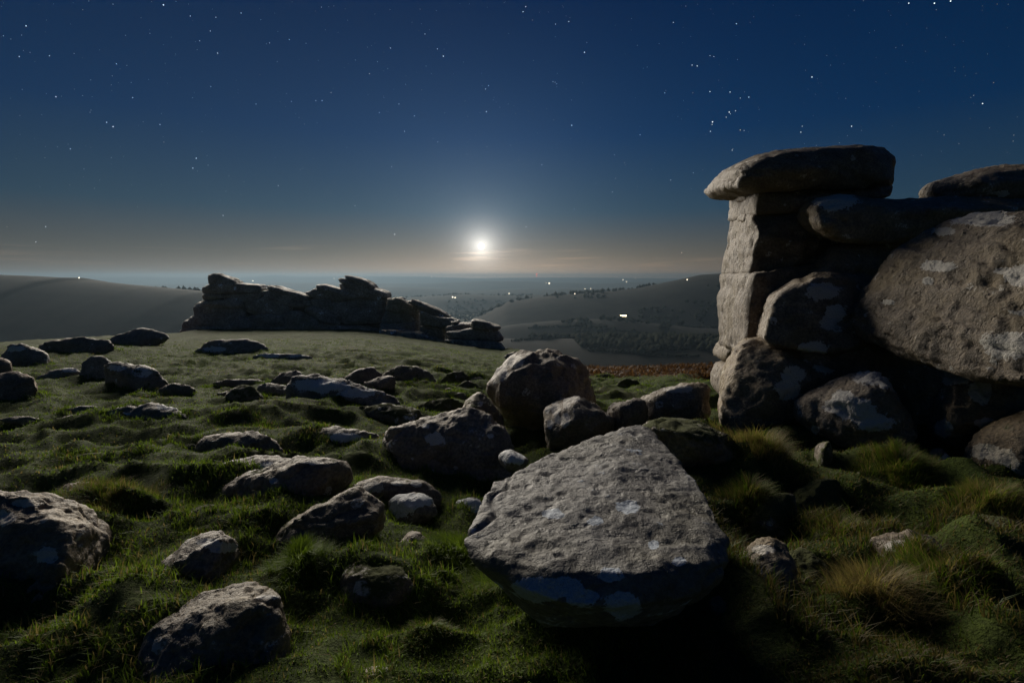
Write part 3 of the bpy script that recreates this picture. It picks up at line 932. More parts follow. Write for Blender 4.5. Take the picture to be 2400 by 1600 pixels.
def build_ground():
    th = np.concatenate([np.linspace(-64, 64, 470), np.linspace(66, 294, 80)])
    th = np.radians(th)
    rr = np.concatenate([[0.25], np.geomspace(0.7, 24, 300), np.geomspace(24.6, 420, 110)])
    T, RR = np.meshgrid(th, rr)
    x, y = RR * np.sin(T), RR * np.cos(T)
    z = ground_z(x, y)
    nt, nr = len(th), len(rr)
    idx = np.arange(nt * nr).reshape(nr, nt)
    a = idx[:-1, :]
    b = np.roll(idx, -1, 1)[:-1, :]
    c = np.roll(idx, -1, 1)[1:, :]
    d = idx[1:, :]
    F_ = np.stack([a.ravel(), d.ravel(), c.ravel(), b.ravel()], -1)
    V = np.stack([x.ravel(), y.ravel(), z.ravel()], -1)
    me = mesh_np('ground', V, F_, M['turf'])
    fattr(me, 'bracken', bracken_mask(V[:, 0], V[:, 1]))
    o = link('ground', me)
    tag(o, 'uneven moorland turf with grassy hummocks between the stones', None, None, 'structure')


build_ground()

# ------------------------------------------------------------------ valley, hills and far ridges
HILLS = [
    # name, distance, half width, crest pixels, material, relief, label
    ('moor_hill', 620, 260, [(-900, 600), (-300, 630), (0, 644), (60, 646), (120, 649), (175, 650), (180, 655), (260, 664), (350, 672), (480, 684), (560, 706), (640, 745), (800, 800)], 'hill', 0.6, 'dark heather moor hill sloping down behind the far tor'),
    ('moor_hill', 1250, 330, [(1060, 770), (1150, 728), (1190, 708), (1250, 698), (1330, 690), (1400, 686), (1500, 675), (1600, 654), (1650, 643), (1700, 640), (1800, 648), (2000, 680), (2400, 720), (3000, 740)], 'hill', 1.2, 'dark rounded hill rising beside the rock tower'),
    ('wooded_spur', 900, 160, [(1000, 790), (1100, 778), (1200, 762), (1300, 752), (1420, 748), (1520, 758), (1640, 770), (1800, 775), (2200, 790), (2600, 800)], 'hill', 1.5, 'low wooded spur in the misty valley'),
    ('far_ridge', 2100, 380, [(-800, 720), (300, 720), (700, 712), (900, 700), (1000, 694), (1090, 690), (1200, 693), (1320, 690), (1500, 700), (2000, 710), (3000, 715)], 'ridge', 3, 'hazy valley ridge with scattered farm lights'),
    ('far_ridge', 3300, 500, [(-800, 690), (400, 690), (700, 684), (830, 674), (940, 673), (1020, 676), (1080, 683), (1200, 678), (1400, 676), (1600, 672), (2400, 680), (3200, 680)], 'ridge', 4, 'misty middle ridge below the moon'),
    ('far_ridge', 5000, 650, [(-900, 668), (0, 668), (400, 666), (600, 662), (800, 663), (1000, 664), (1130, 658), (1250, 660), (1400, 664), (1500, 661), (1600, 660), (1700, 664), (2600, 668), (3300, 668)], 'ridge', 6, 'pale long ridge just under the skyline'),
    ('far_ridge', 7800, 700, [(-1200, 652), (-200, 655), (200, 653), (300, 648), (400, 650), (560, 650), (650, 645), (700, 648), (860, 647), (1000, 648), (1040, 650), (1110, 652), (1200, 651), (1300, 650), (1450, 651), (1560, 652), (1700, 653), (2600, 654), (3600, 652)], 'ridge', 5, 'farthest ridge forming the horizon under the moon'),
]


def hill_z(h, x, y):
    name, D, W, crest, mt, rel, lab = h
    c = np.array(crest, float)
    u = (c[:, 0] - 1200) / F
    zz = []
    uu = []
    for a, b in crest:
        d = pix_dir(a, b)
        uu.append(d.x / d.y)
        zz.append(d.z / d.y * D + CAMZ)
    cu = x / D
    cz = np.interp(cu, uu, zz)
    p = np.stack([x / D * 60, np.full_like(x, D * 0.01), np.zeros_like(x)], -1).reshape(-1, 3)
    cz = cz + rel * 0.6 * fbm(p, 4, int(D), gain=0.65).reshape(x.shape)
    k = np.exp(-((y - D) / W) ** 2)
    q = np.stack([x, y, np.zeros_like(x)], -1).reshape(-1, 3)
    und = fbm(q * (3.0 / W), 4, int(D) + 3).reshape(x.shape)
    return -140 + (cz + 140) * k + und * rel * 3.0 * (1 - k) * k * 4


def valley_z(x, y):
    q = np.stack([x, y, np.zeros_like(x)], -1).reshape(-1, 3)
    return -116 + 17 * fbm(q * 0.0034, 4, 400).reshape(x.shape) + 2.0 * fbm(q * 0.012, 3, 410).reshape(x.shape)


def far_z(x, y):
    z = valley_z(x, y)
    for h in HILLS:
        z = np.maximum(z, hill_z(h, x, y))
    return z


def pix_to_far(px, py):
    d = pix_dir(px, py)
    ys = np.geomspace(150, 8500, 2500)
    t = ys / d.y
    x, z = d.x * t, CAMZ + d.z * t
    g = far_z(x, ys)
    hit = z < g
    k = int(np.argmax(hit)) if hit.any() else len(ys) - 1
    return np.array([x[k], ys[k], g[k]]), bool(hit.any())


def grid_mesh(name, x, y, z, mat):
    nr, nt = x.shape
    idx = np.arange(nt * nr).reshape(nr, nt)
    F_ = np.stack([idx[:-1, :-1].ravel(), idx[:-1, 1:].ravel(), idx[1:, 1:].ravel(), idx[1:, :-1].ravel()], -1)
    return mesh_np(name, np.stack([x.ravel(), y.ravel(), z.ravel()], -1), F_, mat)


def build_far():
    th = np.radians(np.concatenate([np.linspace(-75, 75, 320), np.linspace(78, 285, 50)]))
    rr = np.geomspace(120, 8900, 170)
    T, RR = np.meshgrid(th, rr)
    x, y = RR * np.sin(T), RR * np.cos(T)
    me = grid_mesh('valley', x, y, valley_z(x, y), M['valley'])
    tag(link('valley', me), 'misty valley floor of small fields far below', None, None, 'structure')
    for h in HILLS:
        name, D, W, crest, mt, rel, lab = h
        u = np.linspace(-1.5, 1.5, 460)
        s = np.linspace(-2.2, 2.2, 36)
        yy = D + W * s
        U, Y = np.meshgrid(u, yy)
        X = U * D
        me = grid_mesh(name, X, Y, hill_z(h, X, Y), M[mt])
        tag(link(name, me), lab, None, None, 'structure')


build_far()

# closed box of moonlit air round the whole scene
def build_haze():
    x0, y0, y1, zb, zt = 9300.0, -9300.0, 9300.0, -160.0, 42.0
    v = [(-x0, y0, zb), (x0, y0, zb), (x0, y1, zb), (-x0, y1, zb), (-x0, y0, zt), (x0, y0, zt), (x0, y1, zt), (-x0, y1, zt)]
    f = [(0, 3, 2, 1), (4, 5, 6, 7), (0, 1, 5, 4), (1, 2, 6, 5), (2, 3, 7, 6), (3, 0, 4, 7)]
    m, t = new_mat('haze_air')
    pv = t.n('ShaderNodeVolumePrincipled')
    pv.inputs['Color'].default_value = (0.145, 0.205, 0.26, 1)
    pv.inputs['Density'].default_value = HAZE_DENSITY
    pv.inputs['Anisotropy'].default_value = HAZE_G
    out = t.n('ShaderNodeOutputMaterial')
    t.t.links.new(pv.outputs[0], out.inputs['Volume'])
    me = mesh_np('haze', np.array(v), np.array(f), m, smooth=False)
    tag(link('haze', me), 'pale moonlit mist filling the valley', None, None, 'stuff')


HAZE_DENSITY = 2.5e-4
HAZE_G = 0.6
build_haze()

# ------------------------------------------------------------------ the tor beside the camera: tower of stacked blocks and boulders
tower = empty('rock_tower', (4.8, 8.6, float(ground_base(4.8, 8.6))))
tag(tower, 'tall granite tower of stacked blocks with a jutting flat capstone', 'rock tower')
rock('capstone', 'flat overhanging capstone pointing towards the moon', 3, [(268, 345), (290, 300), (380, 240), (480, 200), (620, 170), (850, 145), (1050, 133), (1250, 128), (1380, 140), (1430, 170), (1450, 220), (1447, 300), (1437, 380), (1400, 425), (1250, 440), (1100, 430), (900, 425), (600, 440), (410, 442), (290, 427), (270, 395)],
     8.5, 2.6, parent=tower, n=5, cuts=1, jag=0.9, strata=(-0.22, 0, 0.30, 0.06), tone=(0.70, 0.64, 0.57), rough=0.4, moss=0.1, sparse=1.0, seed=11)
rock('block', None, 3, [(484, 430), (500, 395), (640, 395), (900, 395), (1300, 395), (1437, 400), (1432, 435), (1390, 480), (1250, 520), (1130, 560), (900, 590), (700, 600), (475, 605), (470, 520)],
     8.6, 2.2, parent=tower, n=9, cuts=1, jag=0.95, strata=(-0.15, 0, 0.3, 0.045), tone=(0.70, 0.64, 0.57), rough=0.25, smooth=0, sparse=1.0, seed=12)
rock('block', None, 3, [(480, 575), (700, 560), (1000, 540), (1250, 520), (1300, 900), (1000, 1020), (800, 1030), (448, 1020), (456, 900), (468, 720)],
     8.62, 2.35, parent=tower, n=10, cuts=1, jag=0.97, strata=(-0.12, 0, 0.75, 0.03), tone=(0.70, 0.64, 0.57), rough=0.22, smooth=0, sparse=1.0, seed=13)
rock('block', None, 3, [(446, 985), (560, 965), (900, 930), (1100, 930), (1100, 1500), (760, 1620), (385, 1620), (395, 1400), (416, 1150)],
     8.5, 2.5, parent=tower, n=10, cuts=1, jag=0.97, strata=(-0.12, 0, 0.9, 0.03), tone=(0.70, 0.64, 0.57), rough=0.22, smooth=0, sparse=1.0, seed=14)
rock('wedge_stone', None, 3, [(410, 448), (490, 440), (500, 505), (430, 510), (412, 490)], 8.6, 0.8, parent=tower, n=3, cuts=2, tone=DARK, sparse=1.0, seed=15)
rock('wedge_stone', None, 3, [(402, 632), (420, 575), (475, 540), (510, 590), (500, 685), (450, 668)], 8.6, 0.8, parent=tower, n=3, cuts=2, tone=DARK, sparse=1.0, seed=16)
rock('block', None, 3, [(400, 1105), (440, 935), (490, 930), (500, 1200), (450, 1500), (340, 1500), (368, 1300)], 9.2, 1.6, parent=tower, n=4, cuts=2, tone=DARK, sparse=1.0, seed=17)
rock('block', None, 4, [(288, 145), (295, 60), (330, -10), (440, -20), (430, 120), (380, 150)], 9.2, 1.3, parent=tower, n=4, cuts=2, tone=DARK, sparse=1.0, seed=18)
rock('block', None, 4, [(262, 375), (275, 200), (292, 145), (400, 140), (420, 300), (350, 400)], 9.0, 1.3, parent=tower, n=4, cuts=2, tone=DARK, sparse=1.0, seed=19)

rock('perched_slab', 'long blunt-nosed slab with a white lichen patch jutting below the capstone', 3,
     [(840, 590), (860, 530), (920, 490), (1010, 460), (1100, 455), (1200, 470), (1370, 487), (1480, 500), (1620, 482), (1800, 470), (2300, 470), (2500, 480), (2500, 720), (1700, 730), (1500, 775), (1250, 790), (1080, 778), (1000, 760), (905, 705), (860, 655)],
     7.2, 1.9, [(1050, 500, 110, 50)], n=2.6, cuts=3, strata=(-0.05, 0.1, 0.5, 0.03), tone=BROWN, moss=0.1, rough=0.6, lean=0.10, hull=False, seed=21, cat='slab')
rock('granite_boulder', 'uppermost sloping boulder against the sky beside the capstone', 3,
     [(1612, 458), (1660, 400), (1720, 380), (1880, 360), (2000, 310), (2060, 285), (2200, 260), (2300, 255), (2352, 275), (2450, 290), (2700, 320), (2700, 640), (1900, 620), (1700, 560), (1640, 500)],
     8.0, 2.2, [(2200, 452, 40, 18)], n=3, cuts=3, strata=(0.25, 0, 0.3, 0.03), tone=BROWN, rough=0.6, turn=35, tilt=15, sparse=0.8, seed=22)
rock('granite_boulder', 'shadowed wedge of rock under the jutting slab', 3,
     [(780, 1090), (850, 1010), (930, 930), (1000, 840), (1060, 785), (1200, 760), (1500, 760), (1750, 700), (1900, 800), (1800, 1000), (1400, 1150), (1250, 1150), (1000, 1120), (830, 1120)],
     7.6, 1.7, n=3.2, cuts=4, tone=BROWN, moss=0.3, rough=0.45, seed=23)
rock('column_stone', 'leaning stone with two white lichen blots between tower and giant boulder', 3,
     [(640, 1230), (665, 1165), (700, 1132), (745, 1130), (830, 1060), (920, 1010), (1080, 990), (1300, 1030), (1400, 1100), (1400, 1500), (1250, 1560), (1000, 1590), (760, 1560), (640, 1530), (560, 1470), (590, 1350)],
     6.9, 1.7, [(960, 1130, 75, 45), (1050, 1270, 60, 45), (1000, 1345, 35, 28), (900, 1520, 80, 40)], n=5, cuts=3, jag=0.92, strata=(-0.2, 0, 0.5, 0.03), tone=BROWN, moss=0.15, rough=0.45, skew=0.12, seed=24, cat='standing stone')
rock('column_stone', 'pitted ochre stone forming the foot of the leaning stack', 4,
     [(330, 690), (300, 560), (300, 400), (345, 250), (400, 70), (460, -20), (640, 0), (900, 60), (1100, 210), (1100, 400), (850, 560), (700, 620), (560, 640), (420, 660)],
     6.7, 1.5, [(760, 230, 60, 40), (720, 330, 70, 50), (990, 100, 80, 40), (980, 180, 60, 25), (870, 90, 35, 30)], n=5, cuts=3, jag=0.92, strata=(-0.2, 0, 0.6, 0.03), tone=(1.0, 0.88, 0.68), moss=0.22, rough=0.5, skew=0.18, seed=25, cat='standing stone', detail=1.6)
rock('giant_boulder', 'giant slanting boulder with banded grain and white lichen filling the frame edge', 3,
     [(1093, 1265), (1130, 1205), (1200, 1140), (1370, 1050), (1440, 920), (1480, 860), (1600, 800), (1730, 690), (1900, 620), (2060, 582), (2200, 568), (2400, 570), (2700, 600), (3100, 700), (3100, 1500), (2800, 1750), (2450, 1760), (1950, 1700), (1700, 1640), (1450, 1540), (1250, 1440), (1130, 1345)],
     5.4, 2.2, [(2050, 620, 170, 42), (1800, 715, 60, 22), (2250, 1490, 140, 70), (2330, 1010, 80, 50), (2230, 985, 60, 18), (2310, 1270, 60, 14), (1770, 955, 90, 30), (1690, 1050, 30, 20), (1420, 1200, 40, 14)],
     n=2.6, cuts=2, strata=(0.42, 0.15, 0.13, 0.03), tone=(0.76, 0.71, 0.64), moss=0.12, rough=0.7, front=0.12, turn=86, tilt=32, sparse=0.75, seed=26, vox=0.03)
rock('granite_boulder', 'added dark filler boulder closing the gap behind the oval boulder', 4,
     [(600, 0), (1000, -100), (1400, -60), (1900, 60), (2300, 150), (2300, 420), (1800, 620), (1300, 700), (800, 650), (560, 500)], 7.0, 1.6, n=3, cuts=3, tone=DARK, seed=38)  # added filler rock, kept dark so no light leaks through the gap
rock('granite_boulder', 'pointed oval boulder blotched with white lichen under the giant boulder', 4,
     [(720, 460), (740, 420), (850, 370), (950, 300), (1100, 240), (1300, 200), (1450, 193), (1600, 210), (1680, 260), (1700, 330), (1690, 520), (1600, 700), (1450, 800), (1250, 780), (1050, 700), (900, 640), (780, 560)],
     5.5, 1.3, [(1180, 470, 110, 60), (1470, 250, 190, 60), (1330, 560, 90, 40), (1630, 300, 50, 40), (915, 600, 25, 20), (1030, 450, 40, 30), (1120, 380, 60, 30)],
     n=2.5, cuts=5, tone=(0.85, 0.8, 0.75), moss=0.15, rough=0.8, front=0.4, turn=55, tilt=30, seed=27)
rock('granite_boulder', 'broken-faced stone with a white cap beneath the giant boulder', 4,
     [(1745, 390), (1795, 285), (1850, 235), (2000, 205), (2200, 200), (2500, 215), (2700, 300), (2600, 560), (2300, 620), (1960, 640), (1880, 650), (1800, 760), (1720, 640), (1738, 500)],
     5.3, 1.4, [(1870, 255, 80, 35), (2050, 350, 60, 60), (1800, 600, 50, 40), (2080, 560, 50, 25)], n=2.8, cuts=7, tone=BROWN, moss=0.2, rough=1.3, turn=35, tilt=10, seed=28)
rock('granite_boulder', 'ochre stone with a curved white lichen band at the frame edge', 4,
     [(1878, 850), (1915, 700), (1950, 640), (2080, 555), (2260, 500), (2350, 445), (2550, 430), (2700, 600), (2650, 1050), (2400, 1120), (2200, 1090), (1980, 1020), (1905, 940)],
     4.7, 1.2, [(2100, 760, 90, 40), (2200, 790, 70, 45), (2250, 840, 55, 35), (2310, 460, 60, 20)], n=2.8, cuts=5, tone=(1.05, 0.92, 0.72), moss=0.3, rough=1.0, turn=45, tilt=15, seed=29)
rock('stone_shard', 'small upright shard between two boulders under the giant rock', 4,
     [(1735, 745), (1790, 735), (1865, 815), (1890, 930), (1850, 1000), (1765, 960)], 4.75, 0.35, [(1800, 820, 35, 40)], n=2.6, cuts=3, tone=(0.9, 0.85, 0.8), seed=30, cat='stone')
rock('stone_stump', 'small mossy stone stump standing in the straw-brown tussock', 4,
     [(930, 930), (945, 760), (960, 690), (990, 662), (1025, 700), (1035, 790), (1010, 900), (985, 950)], 4.7, 0.28, [(950, 850, 18, 40)], n=2.4, cuts=3, moss=0.6, tone=DARK, seed=31, cat='stone')

# ------------------------------------------------------------------ the pitted foreground boulder
FB = [(1470, 972, 3.2), (1497, 985, 3.15), (1370, 1002, 3.0), (1430, 982, 3.1), (1520, 1035, 2.8), (1230, 1058, 2.6), (1300, 1028, 2.8), (1135, 1108, 2.33), (1098, 1165, 2.06),
      (1060, 1238, 1.82), (1590, 1090, 2.42), (1640, 1170, 2.06), (1674, 1245, 1.84), (1672, 1300, 1.72), (1390, 1150, 2.06), (1300, 1310, 1.585), (1470, 1315, 1.58), (1160, 1285, 1.65), (1610, 1295, 1.65),
      (1074, 1280, 1.74), (1135, 1315, 1.66), (1200, 1352, 1.57), (1290, 1385, 1.53), (1450, 1390, 1.53), (1600, 1365, 1.60),
      (1200, 1378, 1.66), (1290, 1425, 1.66), (1430, 1442, 1.66), (1565, 1402, 1.68), (1640, 1352, 1.74), (1180, 1330, 2.5), (1560, 1320, 2.5), (1350, 1290, 2.9), (1250, 1440, 1.85), (1500, 1440, 1.85)]
FBL = [(1230, 1355, 40, 20), (1300, 1345, 30, 16), (1430, 1390, 30, 22), (1560, 1290, 12, 8), (1440, 1165, 20, 12), (1340, 1370, 26, 14), (1270, 1180, 18, 9), (1370, 1195, 14, 8), (1400, 1320, 20, 12), (1500, 1250, 10, 8)]
sc9 = 2400 / 2352
me_, base_ = rock_mesh(None, None, None, pts3=[(a * sc9, b * sc9, c) for a, b, c in FB], rough=0.14, moss=0.02, tone=(0.60, 0.66, 0.76), seed=41, mat=M['granite_fine'], vox=0.0105, detail=0.8, smooth=5, pit_d=0.6,
                       lichen=[tuple(v * sc9 for v in l) for l in FBL])
tag(link('foreground_boulder', me_, base_), 'large pitted grey boulder with glinting flat top in the foreground', 'boulder')

# ------------------------------------------------------------------ boulders in the middle
rock('dome_boulder', 'big domed mossy boulder in front of the misty valley', 2,
     [(900, 1150), (960, 925), (1050, 812), (1140, 722), (1180, 682), (1250, 650), (1330, 662), (1400, 668), (1450, 645), (1530, 648), (1600, 690), (1670, 732), (1712, 800), (1740, 900), (1770, 1000), (1785, 1100), (1700, 1220), (1300, 1260), (1050, 1240)],
     7.4, 1.7, [(1080, 825, 45, 35), (955, 1015, 15, 14), (1190, 720, 50, 30), (1100, 770, 30, 20)], n=2.4, cuts=6, rough=1.2, moss=0.25, tone=BROWN, seed=42)
rock('granite_boulder', 'low dark shoulder stone leaning on the domed boulder', 2,
     [(815, 1090), (850, 1000), (905, 965), (975, 930), (1040, 1030), (1100, 1110), (1140, 1200), (1050, 1240), (900, 1200)], 6.4, 0.8, [(960, 1016, 14, 14)], n=2.4, cuts=4, moss=0.4, tone=DARK, seed=43)
rock('granite_boulder', 'angular boulder with white lichen streaks beside the domed boulder', 2,
     [(1350, 1150), (1395, 1045), (1480, 1000), (1590, 942), (1640, 968), (1720, 1030), (1820, 1080), (1872, 1130), (1885, 1180), (1800, 1300), (1600, 1380), (1400, 1380), (1385, 1240)],
     5.9, 1.0, [(1600, 965, 42, 28), (1480, 1050, 24, 34), (1540, 1130, 22, 40), (1490, 1125, 18, 28), (1420, 1055, 16, 22), (1440, 1160, 14, 26), (1550, 1010, 18, 30)], n=2.5, cuts=6, moss=0.15, tone=BROWN, rough=1.0, seed=44)
rock('granite_boulder', 'long dark slanting boulder rising to a point before the bracken', 0,
     [(1490, 1005), (1500, 945), (1515, 925), (1560, 911), (1600, 902), (1645, 897), (1662, 909), (1668, 960), (1650, 1010), (1560, 1030)], 6.6, 0.9, [(1590, 912, 25, 6)], n=2.8, cuts=4, tone=DARK, moss=0.1, strata=(0.3, 0, 0.14, 0.02), seed=45)
rock('granite_boulder', 'small jagged rock beside the long dark slanting boulder', 0,
     [(1412, 1000), (1422, 966), (1446, 943), (1482, 929), (1515, 935), (1520, 975), (1500, 1020), (1440, 1025)], 6.1, 0.7, n=2.5, cuts=6, rough=1.4, tone=(0.8, 0.76, 0.72), seed=46)
rock('mossy_rock', 'turf-topped dark rock behind the pitted foreground boulder', 4,
     [(-330, 660), (-250, 600), (-100, 575), (0, 578), (60, 568), (130, 575), (220, 620), (300, 660), (360, 710), (430, 820), (380, 1050), (100, 1150), (-200, 900)], 4.6, 0.9, [(60, 585, 70, 18), (-120, 600, 25, 14)], n=2.4, cuts=3, moss=0.55, tone=DARK, seed=47)
rock('lichened_stone', 'bluish white-topped stone tucked behind the block-shaped boulder', 2,
     [(1075, 1400), (1090, 1355), (1140, 1330), (1190, 1345), (1250, 1400), (1300, 1410), (1260, 1480), (1150, 1490)], 4.7, 0.4, [(1130, 1365, 55, 35), (1220, 1390, 35, 30)], n=2.4, cuts=3, seed=49, cat='stone')

build_turf_stones()

# ------------------------------------------------------------------ the far tor: a wall of bedded slabs
TOR = [
    [(300, 122), (330, 113), (372, 113), (440, 142), (500, 176), (480, 195), (400, 195), (310, 186)],
    [(260, 205), (310, 180), (500, 178), (640, 190), (668, 215), (640, 245), (420, 250), (265, 245)],
    [(262, 258), (300, 242), (400, 246), (412, 275), (330, 290), (268, 284)],
    [(390, 246), (540, 242), (660, 225), (690, 250), (600, 305), (420, 305)],
    [(262, 288), (420, 282), (548, 290), (545, 345), (400, 350), (240, 350)],
    [(205, 340), (250, 300), (330, 335), (420, 340), (540, 342), (560, 430), (430, 465), (225, 455)],
    [(118, 500), (140, 430), (195, 400), (240, 360), (265, 440), (340, 460), (180, 500)],
    [(425, 465), (470, 410), (540, 390), (605, 430), (590, 475), (460, 480)],
    [(690, 195), (720, 193), (800, 220), (900, 240), (970, 265), (960, 290), (850, 266), (700, 230)],
    [(655, 225), (700, 222), (850, 262), (970, 288), (1000, 335), (860, 328), (680, 275)],
    [(540, 288), (680, 262), (860, 318), (830, 390), (640, 400), (550, 355)],
    [(560, 400), (640, 385), (800, 385), (820, 450), (700, 470), (580, 460)],
    [(775, 400), (830, 355), (900, 358), (1050, 425), (1040, 460), (800, 465)],
    [(930, 240), (1010, 213), (1120, 240), (1240, 285), (1180, 305), (990, 278)],
    [(1012, 192), (1060, 185), (1110, 200), (1200, 225), (1290, 268), (1240, 294), (1120, 250), (1008, 220)],
    [(930, 355), (980, 318), (1080, 340), (1175, 400), (1165, 450), (1060, 440)],
    [(970, 285), (1100, 280), (1130, 330), (1100, 370), (1000, 330)],
    [(1198, 128), (1225, 127), (1270, 138), (1340, 160), (1398, 205), (1385, 220), (1300, 195), (1215, 155)],
    [(1153, 148), (1180, 142), (1260, 170), (1400, 212), (1480, 240), (1492, 274), (1400, 268), (1250, 222), (1165, 170)],
    [(1158, 182), (1200, 186), (1330, 228), (1490, 272), (1482, 296), (1300, 282), (1180, 220)],
    [(1095, 305), (1180, 288), (1290, 276), (1482, 288), (1465, 360), (1425, 440), (1200, 445), (1110, 390)],
    [(1475, 278), (1555, 273), (1600, 298), (1700, 340), (1690, 388), (1560, 376), (1465, 355)],
    [(1600, 298), (1640, 284), (1700, 306), (1800, 343), (1900, 398), (1880, 412), (1790, 405), (1690, 355)],
    [(1465, 360), (1560, 365), (1690, 378), (1682, 438), (1560, 446), (1435, 438)],
    [(1430, 440), (1560, 440), (1690, 430), (1695, 500), (1600, 515), (1425, 495)],
    [(1688, 360), (1790, 398), (1900, 408), (1942, 423), (1965, 465), (1840, 476), (1690, 458)],
    [(1688, 460), (1850, 468), (1870, 560), (1700, 535)],
    [(1885, 427), (1945, 418), (1955, 445), (1900, 448)],
    [(1855, 462), (1960, 440), (2032, 440), (2042, 480), (1990, 505), (1860, 498)],
    [(2018, 444), (2033, 417), (2110, 427), (2222, 460), (2228, 476), (2190, 490), (2030, 476)],
    [(1865, 498), (2030, 474), (2200, 488), (2240, 535), (2237, 560), (2150, 566), (1880, 548)],
    [(1850, 550), (2000, 545), (2200, 562), (2244, 600), (2262, 640), (2100, 655), (1920, 600)],
    [(1700, 530), (1850, 545), (1930, 600), (1840, 600), (1720, 560)],
    [(1960, 600), (2100, 630), (2260, 640), (2290, 670), (2150, 680), (2000, 650)],
    [(800, 465), (950, 440), (1075, 455), (1065, 485), (820, 488)],
    [(130, 480), (330, 440), (600, 455), (600, 540), (140, 540)],
    [(560, 450), (800, 455), (1100, 450), (1450, 470), (1450, 560), (1000, 540), (560, 535)],
    [(1430, 480), (1700, 500), (1900, 570), (2200, 630), (2250, 720), (1800, 660), (1430, 570)],
    [(1455, 470), (1500, 440), (1560, 458), (1615, 490), (1600, 515), (1510, 505)],
]
tb = at(*Z(8, [(1100, 460)])[0], 57)
tor = empty('rock_outcrop', (tb[0], tb[1], float(ground_base(tb[0], tb[1]))))
tag(tor, 'long ragged wall of layered granite slabs on the rise below the moon', 'rock outcrop')
for i, pts in enumerate(TOR):
    cx = sum(p[0] for p in pts) / len(pts)
    wv_ = max(p[0] for p in pts) - min(p[0] for p in pts)
    Yt = float(np.interp(cx, [120, 1400, 2250], [55, 55, 42]))
    dip = -0.30 if 650 < cx < 1850 else -0.06
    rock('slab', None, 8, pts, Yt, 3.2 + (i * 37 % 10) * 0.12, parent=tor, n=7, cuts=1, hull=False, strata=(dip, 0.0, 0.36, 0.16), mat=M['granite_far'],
         rough=0.55, moss=0.05, vox=0.13, seed=700 + i * 11, tone=(1.65, 1.7, 1.75), rnd=0)  # raised tone paints a pale misty veil into the slab colour
rock('core', None, 8, [(225, 460), (275, 270), (320, 205), (640, 215), (940, 262), (1180, 262), (1460, 290), (1700, 360), (1880, 430), (1900, 560), (1700, 545), (1450, 505), (1150, 460), (800, 475)], 56.5, 2.5,
     parent=tor, n=5, cuts=0, hull=False, strata=(-0.2, 0, 0.5, 0.1), mat=M['granite_far'], rough=0.5, vox=0.2, seed=777, tone=(0.6, 0.6, 0.62))

# ------------------------------------------------------------------ grass
def blades(name, x, y, z, h, w, bend, ang, tint, seg=2, up=None):
    """one mesh of curved tapering blades; all arguments are arrays of one value per blade"""
    n = len(x)
    rows = seg                      # pairs of vertices, then one tip
    V = np.zeros((n, rows * 2 + 1, 3), np.float32)
    ca, sa = np.cos(ang), np.sin(ang)          # bending direction
    # the blade's width lies across the bending direction
    for k in range(rows + 1):
        f = k / rows
        off = bend * h * f * f
        zz = z + h * f * np.sqrt(np.maximum(1 - (bend * f * 0.6) ** 2, 0.1))
        cx, cy = x + ca * off, y + sa * off
        if k < rows:
            ww = w * (1 - 0.55 * f) * 0.5
            V[:, 2 * k] = np.stack([cx - sa * ww, cy + ca * ww, zz], -1)
            V[:, 2 * k + 1] = np.stack([cx + sa * ww, cy - ca * ww, zz], -1)
        else:
            V[:, 2 * k] = np.stack([cx, cy, zz], -1)
    nvb = rows * 2 + 1
    base = (np.arange(n) * nvb)[:, None]
    tris = []
    for k in range(rows - 1):
        a = 2 * k
        tris += [(a, a + 1, a + 3), (a, a + 3, a + 2)]
    a = 2 * (rows - 1)
    tris += [(a, a + 1, a + 2)]
    T = (base[:, :, None] + np.array(tris)[None]).reshape(-1, 3)
    me = mesh_np(name, V.reshape(-1, 3), T, M['blade'], smooth=False)
    cattr(me, 'tint', np.repeat(tint, nvb, axis=0))
    return me


def grass_tint(rng, n, dry):
    g1, g2, d1, d2 = np.array([0.070, 0.122, 0.011]), np.array([0.155, 0.225, 0.028]), np.array([0.17, 0.14, 0.05]), np.array([0.28, 0.22, 0.11])
    f = rng.random((n, 1))
    g = g1 + (g2 - g1) * f
    d = d1 + (d2 - d1) * f
    m = (rng.random(n) < dry)[:, None]
    return np.where(m, d, g) * rng.uniform(0.75, 1.2, (n, 1))


